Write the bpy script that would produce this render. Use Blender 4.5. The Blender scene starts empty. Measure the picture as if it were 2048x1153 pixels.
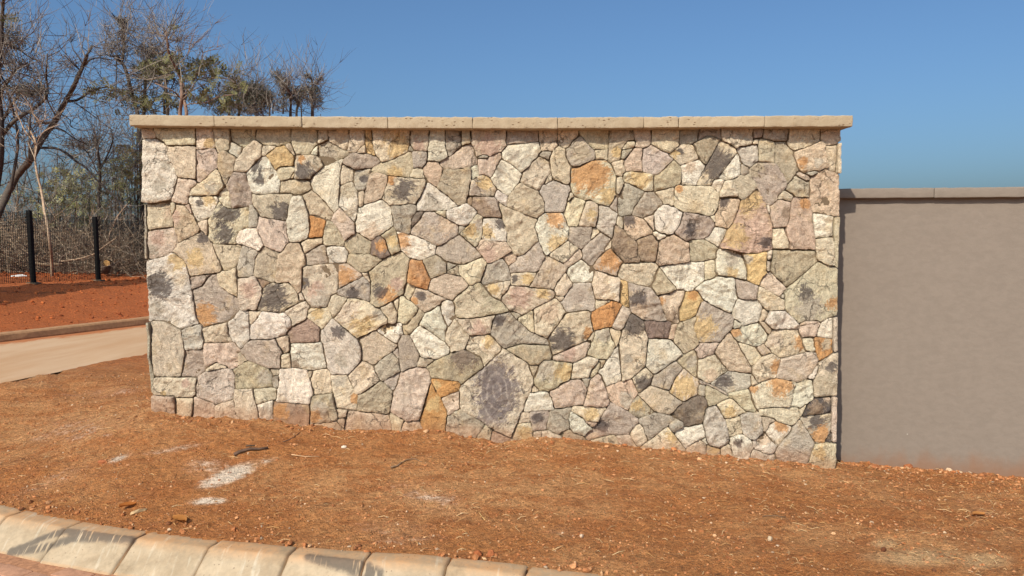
import bpy, math, random
import numpy as np
from mathutils import Vector, Matrix, noise
from mathutils.geometry import delaunay_2d_cdt

random.seed(7); RNG = np.random.default_rng(7)
scene = bpy.context.scene
COL = scene.collection
D = bpy.data

# ------------------------------------------------------------------ camera, sky, sun, exposure
PITCH = math.radians(3.3); FPX = 1500.0; EYE = 1.6
cam = D.cameras.new('camera'); cam.sensor_width = 36.0; cam.lens = FPX / 2048 * 36.0
cam.clip_start = 0.05; cam.clip_end = 3000
camo = D.objects.new('camera', cam); COL.objects.link(camo)
camo.location = (0, 0, EYE); camo.rotation_euler = (math.pi / 2 - PITCH, 0, 0)
scene.camera = camo

SUN_DIR = Vector((0.515, 1.0, -0.90)).normalized()          # the way the light travels
SUN_EL = math.asin(-SUN_DIR.z); SUN_AZ = math.atan2(-SUN_DIR.x, -SUN_DIR.y)
world = D.worlds.new('World'); scene.world = world; world.use_nodes = True
wn = world.node_tree.nodes; wl = world.node_tree.links
sky = wn.new('ShaderNodeTexSky'); sky.sky_type = 'NISHITA'; sky.sun_disc = False
sky.sun_elevation = SUN_EL; sky.sun_rotation = SUN_AZ
sky.altitude = 0; sky.air_density = 1.0; sky.dust_density = 3.5; sky.ozone_density = 4.0      # dusty dry-season air
tint = wn.new('ShaderNodeMix'); tint.data_type = 'RGBA'; tint.blend_type = 'MULTIPLY'; tint.inputs[0].default_value = 1.0
tint.inputs[7].default_value = (0.73, 0.92, 1.05, 1.0); wl.new(sky.outputs[0], tint.inputs[6])
wl.new(tint.outputs[2], wn['Background'].inputs[0]); wn['Background'].inputs[1].default_value = 0.098

sl = D.lights.new('sun', 'SUN'); sl.energy = 4.0; sl.angle = math.radians(0.55); sl.color = (1.0, 0.90, 0.76)
so = D.objects.new('sun', sl); COL.objects.link(so); so.location = (-6, -12, 12)
so.rotation_euler = SUN_DIR.to_track_quat('-Z', 'Y').to_euler()
vs = scene.view_settings; vs.view_transform = 'Standard'; vs.look = 'None'; vs.gamma = 1.0
vs.use_curve_mapping = False; vs.exposure = 0.36

# ------------------------------------------------------------------ helpers
def at(px, py, y):
    "the point on the ray of a photograph pixel that lies y metres ahead of the camera"
    a = (px - 1024) / FPX; b = (576.5 - py) / FPX
    c, s = math.cos(PITCH), math.sin(PITCH)
    d = (a, c + b * s, -s + b * c); t = y / d[1]
    return Vector((d[0] * t, y, EYE + d[2] * t))

def at_z(px, py, z):
    a = at(px, py, 1.0); t = (z - EYE) / (a.z - EYE)
    return Vector((a.x * t, t, z))

def thing(name, label, cat, loc=(0, 0, 0), group=None):
    o = D.objects.new(name, None); COL.objects.link(o); o.location = loc
    o.empty_display_size = 0.2
    return tag(o, label, cat, group)

def tag(o, label, cat, group=None):
    o['label'] = label; o['category'] = cat
    if group: o['group'] = group
    return o

def mesh_obj(name, verts, faces, mat, parent=None, smooth=True, kind=None, attrs=None, loc=None):
    me = D.meshes.new(name)
    verts = np.asarray(verts, dtype=np.float64)
    off = np.array(loc if loc is not None else (parent.location if parent else (0, 0, 0)), dtype=np.float64)
    base = np.array(parent.location if parent else (0, 0, 0), dtype=np.float64)
    me.from_pydata((verts - off).tolist(), [], faces if isinstance(faces, list) else faces.tolist())
    if mat: me.materials.append(mat)
    if smooth: me.polygons.foreach_set('use_smooth', [True] * len(me.polygons))
    if attrs:
        for k, (typ, dom, val) in attrs.items():
            a = me.attributes.new(k, typ, dom)
            val = np.asarray(val, dtype=np.float32)
            if typ == 'FLOAT_COLOR':
                if val.shape[1] == 3: val = np.hstack([val, np.ones((len(val), 1), np.float32)])
                a.data.foreach_set('color', val.ravel())
            else: a.data.foreach_set('value', val.ravel())
    me.update()
    o = D.objects.new(name, me); COL.objects.link(o)
    if parent: o.parent = parent
    o.location = tuple(off - base)
    if kind: o['kind'] = kind
    return o

def lin(r, g, b, k=1.0):
    f = lambda c: (c / 255 / 12.92 if c <= 10 else ((c / 255 + 0.055) / 1.055) ** 2.4)
    return (f(r) * k, f(g) * k, f(b) * k)

class Geo:
    "collects tubes, quads and lumps and turns them into one mesh"
    def __init__(s): s.v = []; s.f = []; s.c = []; s.n = 0
    def tube(s, pts, rad, sides=5, col=None, cap=True):
        pts = [Vector(p) for p in pts]; n = len(pts)
        if n < 2: return
        t = pts[1] - pts[0]
        ref = Vector((0, 0, 1)) if abs(t.normalized().z) < 0.9 else Vector((1, 0, 0))
        a0 = s.n
        for i, p in enumerate(pts):
            t = (pts[min(i + 1, n - 1)] - pts[max(i - 1, 0)]).normalized()
            u = t.cross(ref)
            if u.length < 1e-5: u = t.orthogonal()
            u.normalize(); w = u.cross(t)
            r = rad[i]
            for k in range(sides):
                a = 2 * math.pi * k / sides
                q = p + (u * math.cos(a) + w * math.sin(a)) * r
                s.v.append((q.x, q.y, q.z))
                if col is not None: s.c.append(col)
        for i in range(n - 1):
            b = a0 + i * sides
            for k in range(sides):
                k2 = (k + 1) % sides
                s.f.append((b + k, b + k2, b + sides + k2, b + sides + k))
        if cap:
            s.f.append(tuple(a0 + k for k in range(sides))[::-1])
            s.f.append(tuple(a0 + (n - 1) * sides + k for k in range(sides)))
        s.n += n * sides
    def poly(s, pts, col=None):
        for p in pts:
            s.v.append(tuple(p))
            if col is not None: s.c.append(col)
        s.f.append(tuple(range(s.n, s.n + len(pts)))); s.n += len(pts)
    def add(s, verts, faces, col=None):
        s.v.extend(map(tuple, verts)); s.f.extend(tuple(i + s.n for i in f) for f in faces)
        if col is not None: s.c.extend([col] * len(verts))
        s.n += len(verts)
    def obj(s, name, mat, parent=None, smooth=False, kind=None):
        at_ = {'tone': ('FLOAT_COLOR', 'POINT', s.c)} if s.c else None
        return mesh_obj(name, s.v, s.f, mat, parent, smooth, kind, at_)

def rounded_box(lo, hi, r, step, rough=0.0, seed=0.0, freq=9.0, warp=None):
    "a box with rounded edges and a slightly uneven face; returns verts, faces"
    lo = np.array(lo, float); hi = np.array(hi, float)
    r = min(r, 0.49 * float((hi - lo).min()))
    ax = []
    for k in range(3):
        a, b = lo[k], hi[k]; n = max(1, int(round((b - a - 2 * r) / step)))
        ax.append([a, a + r * 0.4] + [a + r + (b - a - 2 * r) * i / n for i in range(n + 1)] + [b - r * 0.4, b])
    idx = {}; V = []; F = []
    def vid(i, j, k):
        key = (i, j, k)
        if key not in idx:
            p = np.array((ax[0][i], ax[1][j], ax[2][k]))
            q = np.clip(p, lo + r, hi - r); d = p - q; L = np.linalg.norm(d)
            nn = d / L if L > 0 else np.zeros(3)
            if L > 0: p = q + nn * r
            if rough:
                w = noise.noise(Vector(p * freq) + Vector((seed, seed * 1.7, 0))) + 0.5 * noise.noise(Vector(p * freq * 3.1) + Vector((0, seed, 3)))
                p = p + nn * w * rough
            idx[key] = len(V); V.append(tuple(p))
        return idx[key]
    nx, ny, nz = (len(a) for a in ax)
    for i in range(nx - 1):
        for j in range(ny - 1):
            F.append((vid(i, j, 0), vid(i, j + 1, 0), vid(i + 1, j + 1, 0), vid(i + 1, j, 0)))
            F.append((vid(i, j, nz - 1), vid(i + 1, j, nz - 1), vid(i + 1, j + 1, nz - 1), vid(i, j + 1, nz - 1)))
    for i in range(nx - 1):
        for k in range(nz - 1):
            F.append((vid(i, 0, k), vid(i + 1, 0, k), vid(i + 1, 0, k + 1), vid(i, 0, k + 1)))
            F.append((vid(i, ny - 1, k), vid(i, ny - 1, k + 1), vid(i + 1, ny - 1, k + 1), vid(i + 1, ny - 1, k)))
    for j in range(ny - 1):
        for k in range(nz - 1):
            F.append((vid(0, j, k), vid(0, j, k + 1), vid(0, j + 1, k + 1), vid(0, j + 1, k)))
            F.append((vid(nx - 1, j, k), vid(nx - 1, j + 1, k), vid(nx - 1, j + 1, k + 1), vid(nx - 1, j, k + 1)))
    V = np.array(V)
    if warp is not None: V = warp(V)
    return V, F

# ------------------------------------------------------------------ node helpers
class NT:
    def __init__(s, name):
        s.mat = D.materials.new(name); s.mat.use_nodes = True
        s.t = s.mat.node_tree; s.bsdf = s.t.nodes['Principled BSDF']
        s.bsdf.inputs['Specular IOR Level'].default_value = 0.25
        s.bsdf.inputs['Roughness'].default_value = 0.9
    def put(s, sock, v):
        if isinstance(v, bpy.types.NodeSocket): s.t.links.new(v, sock)
        elif v is not None:
            if isinstance(v, tuple) and len(v) == 3 and sock.type == 'RGBA': v = v + (1.0,)
            sock.default_value = v
    def n(s, typ, ins=None, **props):
        nd = s.t.nodes.new(typ)
        for k, v in props.items(): setattr(nd, k, v)
        for k, v in (ins or {}).items(): s.put(nd.inputs[k], v)
        return nd
    def attr(s, name, typ='GEOMETRY'): return s.n('ShaderNodeAttribute', attribute_type=typ, attribute_name=name)
    def math(s, op, a, b=None, c=None, clamp=False):
        nd = s.n('ShaderNodeMath', operation=op); nd.use_clamp = clamp
        s.put(nd.inputs[0], a)
        if b is not None: s.put(nd.inputs[1], b)
        if c is not None: s.put(nd.inputs[2], c)
        return nd.outputs[0]
    def vmath(s, op, a, b=None):
        nd = s.n('ShaderNodeVectorMath', operation=op); s.put(nd.inputs[0], a)
        if b is not None: s.put(nd.inputs[1], b)
        return nd.outputs['Value'] if op in ('LENGTH', 'DISTANCE', 'DOT_PRODUCT') else nd.outputs[0]
    def mix(s, f, a, b, mode='MIX'):
        nd = s.n('ShaderNodeMix', data_type='RGBA', blend_type=mode)
        s.put(nd.inputs[0], f); s.put(nd.inputs[6], a); s.put(nd.inputs[7], b); return nd.outputs[2]
    def ramp(s, v, lo, hi, a=0.0, b=1.0):
        nd = s.n('ShaderNodeMapRange', interpolation_type='SMOOTHSTEP')
        for i, x in enumerate((v, lo, hi, a, b)): s.put(nd.inputs[i], x)
        return nd.outputs[0]
    def noise(s, vec, scale, detail=4, rough=0.55, dist=0.0):
        return s.n('ShaderNodeTexNoise', {'Vector': vec, 'Scale': scale, 'Detail': detail, 'Roughness': rough, 'Distortion': dist})
    def vor(s, vec, scale, feature='F1', rand=1.0):
        return s.n('ShaderNodeTexVoronoi', {'Vector': vec, 'Scale': scale, 'Randomness': rand}, feature=feature)
    def pos(s): return s.n('ShaderNodeTexCoord').outputs['Object']
    def wpos(s): return s.n('ShaderNodeNewGeometry').outputs['Position']
    def bump(s, h, strength=0.5, dist=0.01, prev=None):
        nd = s.n('ShaderNodeBump', {'Height': h, 'Strength': strength, 'Distance': dist})
        if prev is not None: s.put(nd.inputs['Normal'], prev)
        return nd.outputs[0]
    def done(s, col, rough=None, normal=None):
        s.put(s.bsdf.inputs['Base Color'], col)
        if rough is not None: s.put(s.bsdf.inputs['Roughness'], rough)
        if normal is not None: s.put(s.bsdf.inputs['Normal'], normal)
        return s.mat

def val(s, col, amt, f):    # value variation: multiply colour by 1 +- amt steered by f (0..1)
    return s.mix(1.0, col, s.n('ShaderNodeCombineColor', {0: s.math('MULTIPLY_ADD', f, 2 * amt, 1 - amt),
                 1: s.math('MULTIPLY_ADD', f, 2 * amt, 1 - amt), 2: s.math('MULTIPLY_ADD', f, 2 * amt, 1 - amt)}).outputs[0], 'MULTIPLY')

# ------------------------------------------------------------------ materials
SK = 0.80
PAL = dict(w=lin(241, 230, 204, SK), c=lin(230, 212, 176, SK), k=lin(198, 181, 147, SK), p=lin(218, 195, 168, SK),
           g=lin(188, 177, 156, SK), m=lin(186, 169, 151, SK), d=lin(94, 88, 84, SK), q=lin(138, 127, 121, SK), y=lin(224, 192, 134, SK),
           o=lin(216, 160, 98, SK), b=lin(160, 134, 106, SK), r=lin(206, 166, 144, SK), t=lin(224, 195, 160, SK),
           n=lin(140, 124, 108, SK), v=lin(213, 201, 181, SK), s=lin(170, 140, 118, SK))

def calm(c, k=.20):      # a greyer version of a colour
    y = .25 * c[0] + .6 * c[1] + .15 * c[2]; return (c[0] + (y - c[0]) * k + .004, c[1] + (y - c[1]) * k - .002, c[2] + (y - c[2]) * k)
def toward(c, d, k): return tuple(x + (y - x) * k for x, y in zip(c, d))
PAL = {k: calm(v, .06) if k in 'oydnq' else toward(calm(v, .14), lin(230, 212, 182, SK), .20 if k in 'pmkgrv' else .10) for k, v in PAL.items()}

def stone_material(name, chips=False):
    s = NT(name); P = s.wpos()
    if chips:
        base = s.attr('tone').outputs['Color']; rnd = s.attr('rnd').outputs['Fac']
    else:
        base = s.attr('tone', 'OBJECT').outputs['Color']; rnd = s.n('ShaderNodeObjectInfo').outputs['Random']
    off = s.n('ShaderNodeCombineXYZ', {0: s.math('MULTIPLY', rnd, 37.0), 1: s.math('MULTIPLY', rnd, 91.0), 2: 0.0}).outputs[0]
    Q = s.vmath('ADD', P, off)
    big = s.noise(Q, 5.0, 5, 0.6).outputs['Fac']; mid = s.noise(Q, 32.0, 7, 0.7).outputs['Fac']; fine = s.noise(Q, 110.0, 4, 0.7).outputs['Fac']
    warm = s.noise(Q, 7.5, 4, 0.6, 0.4).outputs['Fac']
    # streaks along a direction of its own in each stone
    rot = s.n('ShaderNodeVectorRotate', {'Vector': Q, 'Axis': (0, 1, 0), 'Angle': s.math('MULTIPLY', rnd, 6.28)}).outputs[0]
    st = s.noise(s.vmath('MULTIPLY', rot, (4.0, 4.0, 42.0)), 1.0, 4, 0.6, 0.35).outputs['Fac']
    col = base
    col = s.mix(s.ramp(warm, 0.52, 0.75, 0.0, 0.5), col, lin(220, 190, 142, SK))
    col = s.mix(s.ramp(big, 0.52, 0.8, 0.0, 0.5), col, lin(186, 174, 154, SK))
    col = val(s, col, 0.13, s.ramp(st, 0.3, 0.7))
    # named patches
    if not chips:
        var = s.math('MULTIPLY_ADD', s.math('FRACT', s.math('MULTIPLY', rnd, 7.3)), 1.2, 0.55)
        QV = s.vmath('MULTIPLY', rot, s.n('ShaderNodeCombineXYZ', {0: var, 1: var, 2: s.math('MULTIPLY', var, 2.1)}).outputs[0])
        wob = s.math('MULTIPLY_ADD', s.noise(QV, 9.0, 7, 0.72, 0.8).outputs['Fac'], 2.0, -1.0)
        wob2 = s.math('MULTIPLY_ADD', s.noise(QV, 42.0, 4, 0.65).outputs['Fac'], 2.0, -1.0)
        for i in '123':
            pc = s.attr('patch' + i, 'OBJECT').outputs['Vector']; cc = s.attr('patch_tone' + i, 'OBJECT').outputs['Color']
            rr = s.n('ShaderNodeSeparateXYZ', {0: pc}).outputs
            ctr = s.n('ShaderNodeCombineXYZ', {0: rr[0], 1: 5.0, 2: rr[1]}).outputs[0]
            flat = s.vmath('MULTIPLY', P, (1, 0, 1)); ctr = s.vmath('MULTIPLY', ctr, (1, 0, 1))
            dd = s.vmath('DISTANCE', flat, ctr)
            q = s.math('DIVIDE', dd, rr[2])
            q = s.math('ADD', q, s.math('MULTIPLY', wob, 1.7)); q = s.math('ADD', q, s.math('MULTIPLY', wob2, 1.0))
            f = s.ramp(q, 0.72, 1.25, 0.85, 0.0)
            f = s.math('MULTIPLY', f, s.math('GREATER_THAN', rr[2], 0.0001))
            col = s.mix(f, col, cc)
        rg = s.attr('rings', 'OBJECT').outputs['Vector']; rv = s.n('ShaderNodeSeparateXYZ', {0: rg}).outputs
        dx = s.math('SUBTRACT', s.n('ShaderNodeSeparateXYZ', {0: P}).outputs[0], rv[0])
        dz = s.math('SUBTRACT', s.n('ShaderNodeSeparateXYZ', {0: P}).outputs[2], rv[1])
        dz = s.math('MULTIPLY', s.math('ADD', dz, s.math('MULTIPLY', dx, 0.35)), 0.55)
        rad = s.math('SQRT', s.math('ADD', s.math('MULTIPLY', dx, dx), s.math('MULTIPLY', dz, dz)))
        rad = s.math('ADD', rad, s.math('MULTIPLY', s.noise(Q, 5.5, 2, 0.5).outputs['Fac'], 0.085))
        wv = s.math('SINE', s.math('MULTIPLY', rad, 150.0)); wv = s.math('MULTIPLY_ADD', wv, 0.5, 0.5)
        wf = s.math('MULTIPLY', s.ramp(rad, rv[2], s.math('MULTIPLY', rv[2], 1.25), 1.0, 0.0), s.math('GREATER_THAN', rv[2], 0.0001))
        col = s.mix(s.math('MULTIPLY', wf, s.math('MULTIPLY', wv, s.ramp(mid, 0.4, 0.62, 0.03, 0.42))), col, lin(105, 96, 92, SK))
        col = s.mix(s.math('MULTIPLY', wf, s.ramp(wv, 0.3, 0.0, 0.0, 0.22)), col, lin(225, 212, 196, SK))
    grit = s.math('FRACT', s.math('MULTIPLY', rnd, 13.7))
    col = val(s, col, 0.19, s.ramp(mid, 0.3, 0.7)); col = val(s, col, 0.20, s.ramp(fine, 0.32, 0.68))
    px_ = s.n('ShaderNodeSeparateXYZ', {0: P}).outputs
    hgt = s.math('ADD', px_[2], s.math('MULTIPLY_ADD', px_[0], 0.085, -0.272))
    hgt = s.math('ADD', hgt, s.math('MULTIPLY', s.noise(P, 9.0, 5, 0.65).outputs['Fac'], -0.22))
    col = s.mix(s.ramp(hgt, -0.10, 0.06, 0.5, 0.0), col, lin(186, 128, 84, 0.8))
    # dark pits, hair cracks
    pit = s.vor(Q, 120.0).outputs['Distance']; pm = s.noise(Q, 14.0, 3, 0.5).outputs['Fac']
    pf = s.math('MULTIPLY', s.ramp(pit, 0.16, 0.30, 1.0, 0.0), s.ramp(pm, 0.5, 0.62))
    ck = s.vor(s.vmath('ADD', Q, s.vmath('MULTIPLY', s.noise(Q, 13.0, 5, 0.6).outputs['Color'], (0.11, 0.11, 0.11))), 7.5, 'DISTANCE_TO_EDGE').outputs['Distance']
    cf = s.math('MULTIPLY', s.ramp(ck, 0.004, 0.022, 1.0, 0.0), s.ramp(s.noise(Q, 6.0, 3, 0.5).outputs['Fac'], 0.53, 0.60))
    col = s.mix(s.math('MULTIPLY', pf, 0.55), col, lin(92, 80, 66, SK)); col = s.mix(s.math('MULTIPLY', cf, 0.5), col, lin(86, 74, 62, SK))
    h = s.math('ADD', s.math('MULTIPLY', mid, s.math('MULTIPLY_ADD', grit, 0.6, 0.45)), s.math('MULTIPLY', fine, s.math('MULTIPLY_ADD', grit, -0.4, 0.95)))
    h = s.math('ADD', h, s.math('MULTIPLY', st, s.math('MULTIPLY', grit, 0.9)))
    h = s.math('SUBTRACT', h, s.math('ADD', s.math('MULTIPLY', pf, 0.3), s.math('MULTIPLY', cf, 0.9)))
    return s.done(col, 0.92, s.bump(h, 1.0, 0.020))

def mortar_material():
    s = NT('mortar'); P = s.wpos(); a = s.noise(P, 18, 5, 0.65).outputs['Fac']; b = s.noise(P, 140, 3, 0.7).outputs['Fac']
    col = s.mix(a, lin(104, 88, 70, .7), lin(146, 127, 102, .7)); col = val(s, col, 0.2, b)
    return s.done(col, 0.95, s.bump(s.math('ADD', a, s.math('MULTIPLY', b, 0.4)), 0.8, 0.012))

def coping_material():
    s = NT('cast_coping'); P = s.wpos(); a = s.noise(P, 4, 5, 0.6).outputs['Fac']; b = s.noise(P, 30, 5, 0.7).outputs['Fac']; c = s.noise(P, 150, 3, 0.7).outputs['Fac']
    rnd = s.n('ShaderNodeObjectInfo').outputs['Random']
    col = s.mix(a, lin(190, 168, 136, .66), lin(208, 190, 162, .66))
    col = s.mix(s.ramp(b, 0.55, 0.75, 0, 0.55), col, lin(178, 152, 116, .66)); col = val(s, col, 0.05, rnd); col = val(s, col, 0.13, c)
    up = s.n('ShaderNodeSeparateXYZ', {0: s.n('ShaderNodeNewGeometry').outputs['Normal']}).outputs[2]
    col = s.mix(s.ramp(up, 0.5, 0.9, 0.0, 0.5), col, lin(228, 214, 190, SK))  # upward faces coloured paler: a painted highlight along the top edge
    pit = s.vor(s.vmath('MULTIPLY', P, (0.55, 1, 1.2)), 48).outputs['Distance']
    pf = s.math('MULTIPLY', s.ramp(pit, 0.10, 0.26, 1, 0), s.ramp(s.noise(P, 9, 4, 0.6).outputs['Fac'], 0.46, 0.58))
    col = s.mix(s.math('MULTIPLY', pf, 0.75), col, lin(120, 88, 58, SK))
    h = s.math('SUBTRACT', s.math('ADD', b, s.math('MULTIPLY', c, 0.35)), s.math('MULTIPLY', pf, 0.7))
    return s.done(col, 0.92, s.bump(h, 0.7, 0.008))

def plaster_material():
    s = NT('painted_plaster'); P = s.wpos(); z = s.n('ShaderNodeSeparateXYZ', {0: P}).outputs[2]
    a = s.noise(P, 1.6, 5, 0.55).outputs['Fac']; b = s.noise(s.vmath('MULTIPLY', P, (1, 1, 1.7)), 16, 6, 0.6, 0.3).outputs['Fac']; c = s.noise(P, 170, 3, 0.7).outputs['Fac']
    col = s.mix(a, lin(166, 152, 138, 0.53), lin(172, 158, 144, 0.53)); col = val(s, col, 0.05, s.ramp(b, .3, .7)); col = val(s, col, 0.07, c)
    d = s.math('ADD', z, s.math('MULTIPLY', s.noise(s.vmath('MULTIPLY', P, (1, 1, 0.5)), 4.5, 5, 0.65).outputs['Fac'], -0.42))
    col = s.mix(s.ramp(d, -0.30, -0.10, 0.6, 0.0), col, lin(160, 112, 78, 0.65))
    dent = s.vor(P, 4.2).outputs['Distance']; df = s.math('MULTIPLY', s.ramp(dent, 0.0, 0.13, 1, 0), s.ramp(s.noise(P, 40, 2).outputs['Fac'], 0.5, 0.6))
    chip = s.vor(s.vmath('ADD', P, (3.1, 0.7, 1.9)), 7.0).outputs['Distance']
    cf = s.math('MULTIPLY', s.ramp(chip, 0.02, 0.05, 1, 0), s.ramp(z, 0.0, 0.35, 1.0, 0.0)); col = s.mix(cf, col, lin(225, 220, 212, 0.8))
    h = s.math('SUBTRACT', s.math('ADD', s.math('MULTIPLY', b, 1.0), s.math('MULTIPLY', c, 0.25)), s.math('MULTIPLY', df, 0.5))
    return s.done(col, 0.88, s.bump(h, 0.17, 0.010))

def soil_material():
    s = NT('red_soil'); P = s.wpos()
    lime = s.attr('lime').outputs['Fac']; red = s.attr('red').outputs['Fac']; tan = s.attr('tan').outputs['Fac']
    a = s.noise(s.vmath('MULTIPLY', P, (.6, 1.3, 1)), 0.9, 6, 0.65).outputs['Fac']; b = s.noise(s.vmath('MULTIPLY', P, (.6, 1.5, 1)), 6, 7, 0.7, 0.3).outputs['Fac']; c = s.noise(s.vmath('MULTIPLY', P, (.75, 1.3, 1)), 40, 6, 0.75).outputs['Fac']; d = s.noise(P, 190, 4, 0.7).outputs['Fac']
    col = s.mix(s.ramp(a, 0.38, 0.64), lin(186, 123, 71, 0.93), lin(206, 152, 101, 0.93))
    col = s.mix(s.ramp(b, 0.42, 0.62, 0, 0.75), col, lin(176, 109, 60, 0.91))
    col = s.mix(red, col, s.mix(b, lin(176, 94, 48, 0.92), lin(204, 116, 64, 0.92)))
    col = s.mix(s.math('MULTIPLY', tan, s.ramp(s.math('ADD', tan, s.math('ADD', b, s.math('MULTIPLY', c, 0.4))), 0.9, 1.45)), col, lin(222, 178, 128, 0.86))
    col = s.mix(s.math('MULTIPLY', s.ramp(lime, 0.02, 0.6, 0, .75), s.ramp(b, .3, .6, .35, 1)), col, lin(212, 166, 126, .92))
    lf = s.math('ADD', lime, s.math('ADD', s.math('MULTIPLY', b, 1.5), s.math('MULTIPLY', c, 0.9)))
    col = s.mix(s.math('MULTIPLY', s.ramp(lf, 1.42, 2.05, 0.0, 0.92), s.ramp(lime, 0.0, 0.12)), col, lin(240, 220, 196, 0.98))
    col = val(s, col, 0.34, s.ramp(c, 0.32, 0.66)); col = val(s, col, 0.26, s.ramp(d, 0.32, 0.68))  # natural soil mottling, plus fine self-shadow of the hollows painted as darker tone
    gv = s.vor(P, 95); gf = s.ramp(gv.outputs['Distance'], 0.25, 0.42, 1, 0)
    pick = s.n('ShaderNodeSeparateColor', {0: gv.outputs['Color']}).outputs
    col = s.mix(s.math('MULTIPLY', gf, s.ramp(pick[0], 0.80, 0.9, 0, 0.6)), col, lin(214, 170, 124, 0.8))
    col = s.mix(s.math('MULTIPLY', gf, s.ramp(pick[1], 0.86, 0.9, 0, 0.5)), col, lin(104, 62, 40, 0.8))
    h = s.math('ADD', s.math('MULTIPLY', c, 1.0), s.math('MULTIPLY', d, 0.45)); h = s.math('ADD', h, s.math('MULTIPLY', gf, s.math('MULTIPLY', pick[2], 0.5)))
    return s.done(col, 0.96, s.bump(h, 1.0, 0.03))

def tone_material(name, rough=0.95, noise_amt=0.15, scale=60.0, bump=0.0):
    s = NT(name); col = s.attr('tone').outputs['Color']; b = s.noise(s.wpos(), scale, 4, 0.65).outputs['Fac']
    col = val(s, col, noise_amt, s.ramp(b, 0.25, 0.75))
    return s.done(col, rough, s.bump(b, bump, 0.006) if bump else None)

def flat_material(name, col, rough=0.9, amt=0.15, scale=20.0, bump=0.3, dist=0.01, spec=None):
    s = NT(name); b = s.noise(s.wpos(), scale, 5, 0.65).outputs['Fac']
    c = val(s, s.mix(0.0, col, col), amt, s.ramp(b, 0.25, 0.75))
    if spec is not None: s.bsdf.inputs['Specular IOR Level'].default_value = spec
    return s.done(c, rough, s.bump(b, bump, dist))

def leaf_material(name):
    s = NT(name); col = s.attr('tone').outputs['Color']
    s.put(s.bsdf.inputs['Base Color'], col); s.bsdf.inputs['Roughness'].default_value = 0.7
    tr = s.n('ShaderNodeBsdfTranslucent', {'Color': col}); mx = s.n('ShaderNodeMixShader', {0: 0.25, 1: s.bsdf.outputs[0], 2: tr.outputs[0]})
    s.t.links.new(mx.outputs[0], s.t.nodes['Material Output'].inputs['Surface']); return s.mat

def kerb_material():
    s = NT('kerb_concrete'); P = s.wpos(); stain = s.attr('stain').outputs['Fac']; top = s.attr('dust').outputs['Fac']
    rnd = s.n('ShaderNodeObjectInfo').outputs['Random']
    a = s.noise(P, 6, 5, 0.6).outputs['Fac']; b = s.noise(P, 38, 5, 0.65).outputs['Fac']; c = s.noise(P, 180, 3, 0.7).outputs['Fac']
    col = s.mix(s.ramp(a, .3, .7), lin(186, 166, 136, 0.68), lin(212, 194, 164, 0.68)); col = val(s, col, 0.07, rnd)
    col = s.mix(s.math('MULTIPLY', top, s.ramp(s.math('ADD', a, s.math('MULTIPLY', b, .5)), .45, .95, .15, .8)), col, lin(206, 152, 100, 0.74))
    run = s.noise(s.vmath('MULTIPLY', P, (9, 1.2, 1)), 2.6, 4, 0.6).outputs['Fac']
    col = s.mix(s.ramp(run, .56, .7, 0, .38), col, lin(236, 226, 202, .74))
    sf = s.ramp(s.math('ADD', stain, s.math('MULTIPLY', s.math('SUBTRACT', b, .5), 0.9)), .35, .95, 0, .78)
    blot = s.noise(P, 3.2, 6, .7, .5).outputs['Fac']; col = s.mix(s.ramp(blot, .5, .66, 0, .5), col, lin(172, 148, 116, .66))
    col = s.mix(s.ramp(s.noise(P, 13, 6, .75).outputs['Fac'], .55, .68, 0, .35), col, lin(150, 128, 100, .66))
    sf = s.math('MULTIPLY', sf, s.ramp(s.noise(s.vmath('MULTIPLY', P, (30, 3, 1)), 2.0, 3).outputs['Fac'], .66, .56))
    col = s.mix(sf, col, lin(92, 86, 80, .72))
    col = val(s, col, .08, s.ramp(b, .3, .7)); col = val(s, col, .08, c)
    hole = s.vor(P, 34, rand=0.55).outputs['Distance']; hf = s.ramp(hole, .06, .16, 1, 0)
    hf = s.math('MULTIPLY', hf, s.ramp(a, .45, .6)); col = s.mix(s.math('MULTIPLY', hf, .6), col, lin(112, 94, 74, .7))
    return s.done(col, 0.85, s.bump(s.math('SUBTRACT', s.math('MULTIPLY', b, .5), s.math('MULTIPLY', hf, .6)), .4, .006))

def road_material():
    s = NT('dusty_concrete'); P = s.wpos(); e = s.attr('dirt').outputs['Fac']
    a = s.noise(s.vmath('MULTIPLY', P, (1.6, .35, 1)), 1.6, 5, .6).outputs['Fac']; b = s.noise(s.vmath('MULTIPLY', P, (2, .5, 1)), 7, 5, .65).outputs['Fac']; c = s.noise(P, 60, 4, .7).outputs['Fac']
    col = s.mix(s.ramp(a, .3, .7), lin(204, 162, 120, .76), lin(216, 180, 142, .76))
    f = s.ramp(s.math('ADD', e, s.math('MULTIPLY', s.math('SUBTRACT', b, .5), 1.5)), .38, .75, 0, .9)
    col = s.mix(f, col, lin(186, 112, 62, .8)); col = val(s, col, .07, c)
    return s.done(col, .9, s.bump(c, .3, .006))

M_STONE = stone_material('fieldstone'); M_CHIP = stone_material('fieldstone_small', True); M_MORTAR = mortar_material(); M_COPING = coping_material()
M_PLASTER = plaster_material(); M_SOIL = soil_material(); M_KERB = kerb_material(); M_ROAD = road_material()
M_CLOD = tone_material('soil_clod', 0.96, 0.22, 130, 0.6); M_STRAW = tone_material('dry_straw', 0.8, 0.1)
M_BRICK = flat_material('brick_paver', lin(200, 150, 118, .76), .9, .2, 26, .5, .006)
M_BARK = tone_material('bark', 0.9, 0.35, 22, 0.8); M_TWIG = tone_material('twig', 0.85, 0.2, 9); M_LEAF = leaf_material('olive_leaf')
M_POST = flat_material('black_steel', (0.007, 0.007, 0.007), .75, .1, 10, .05, .002, .12)

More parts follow.
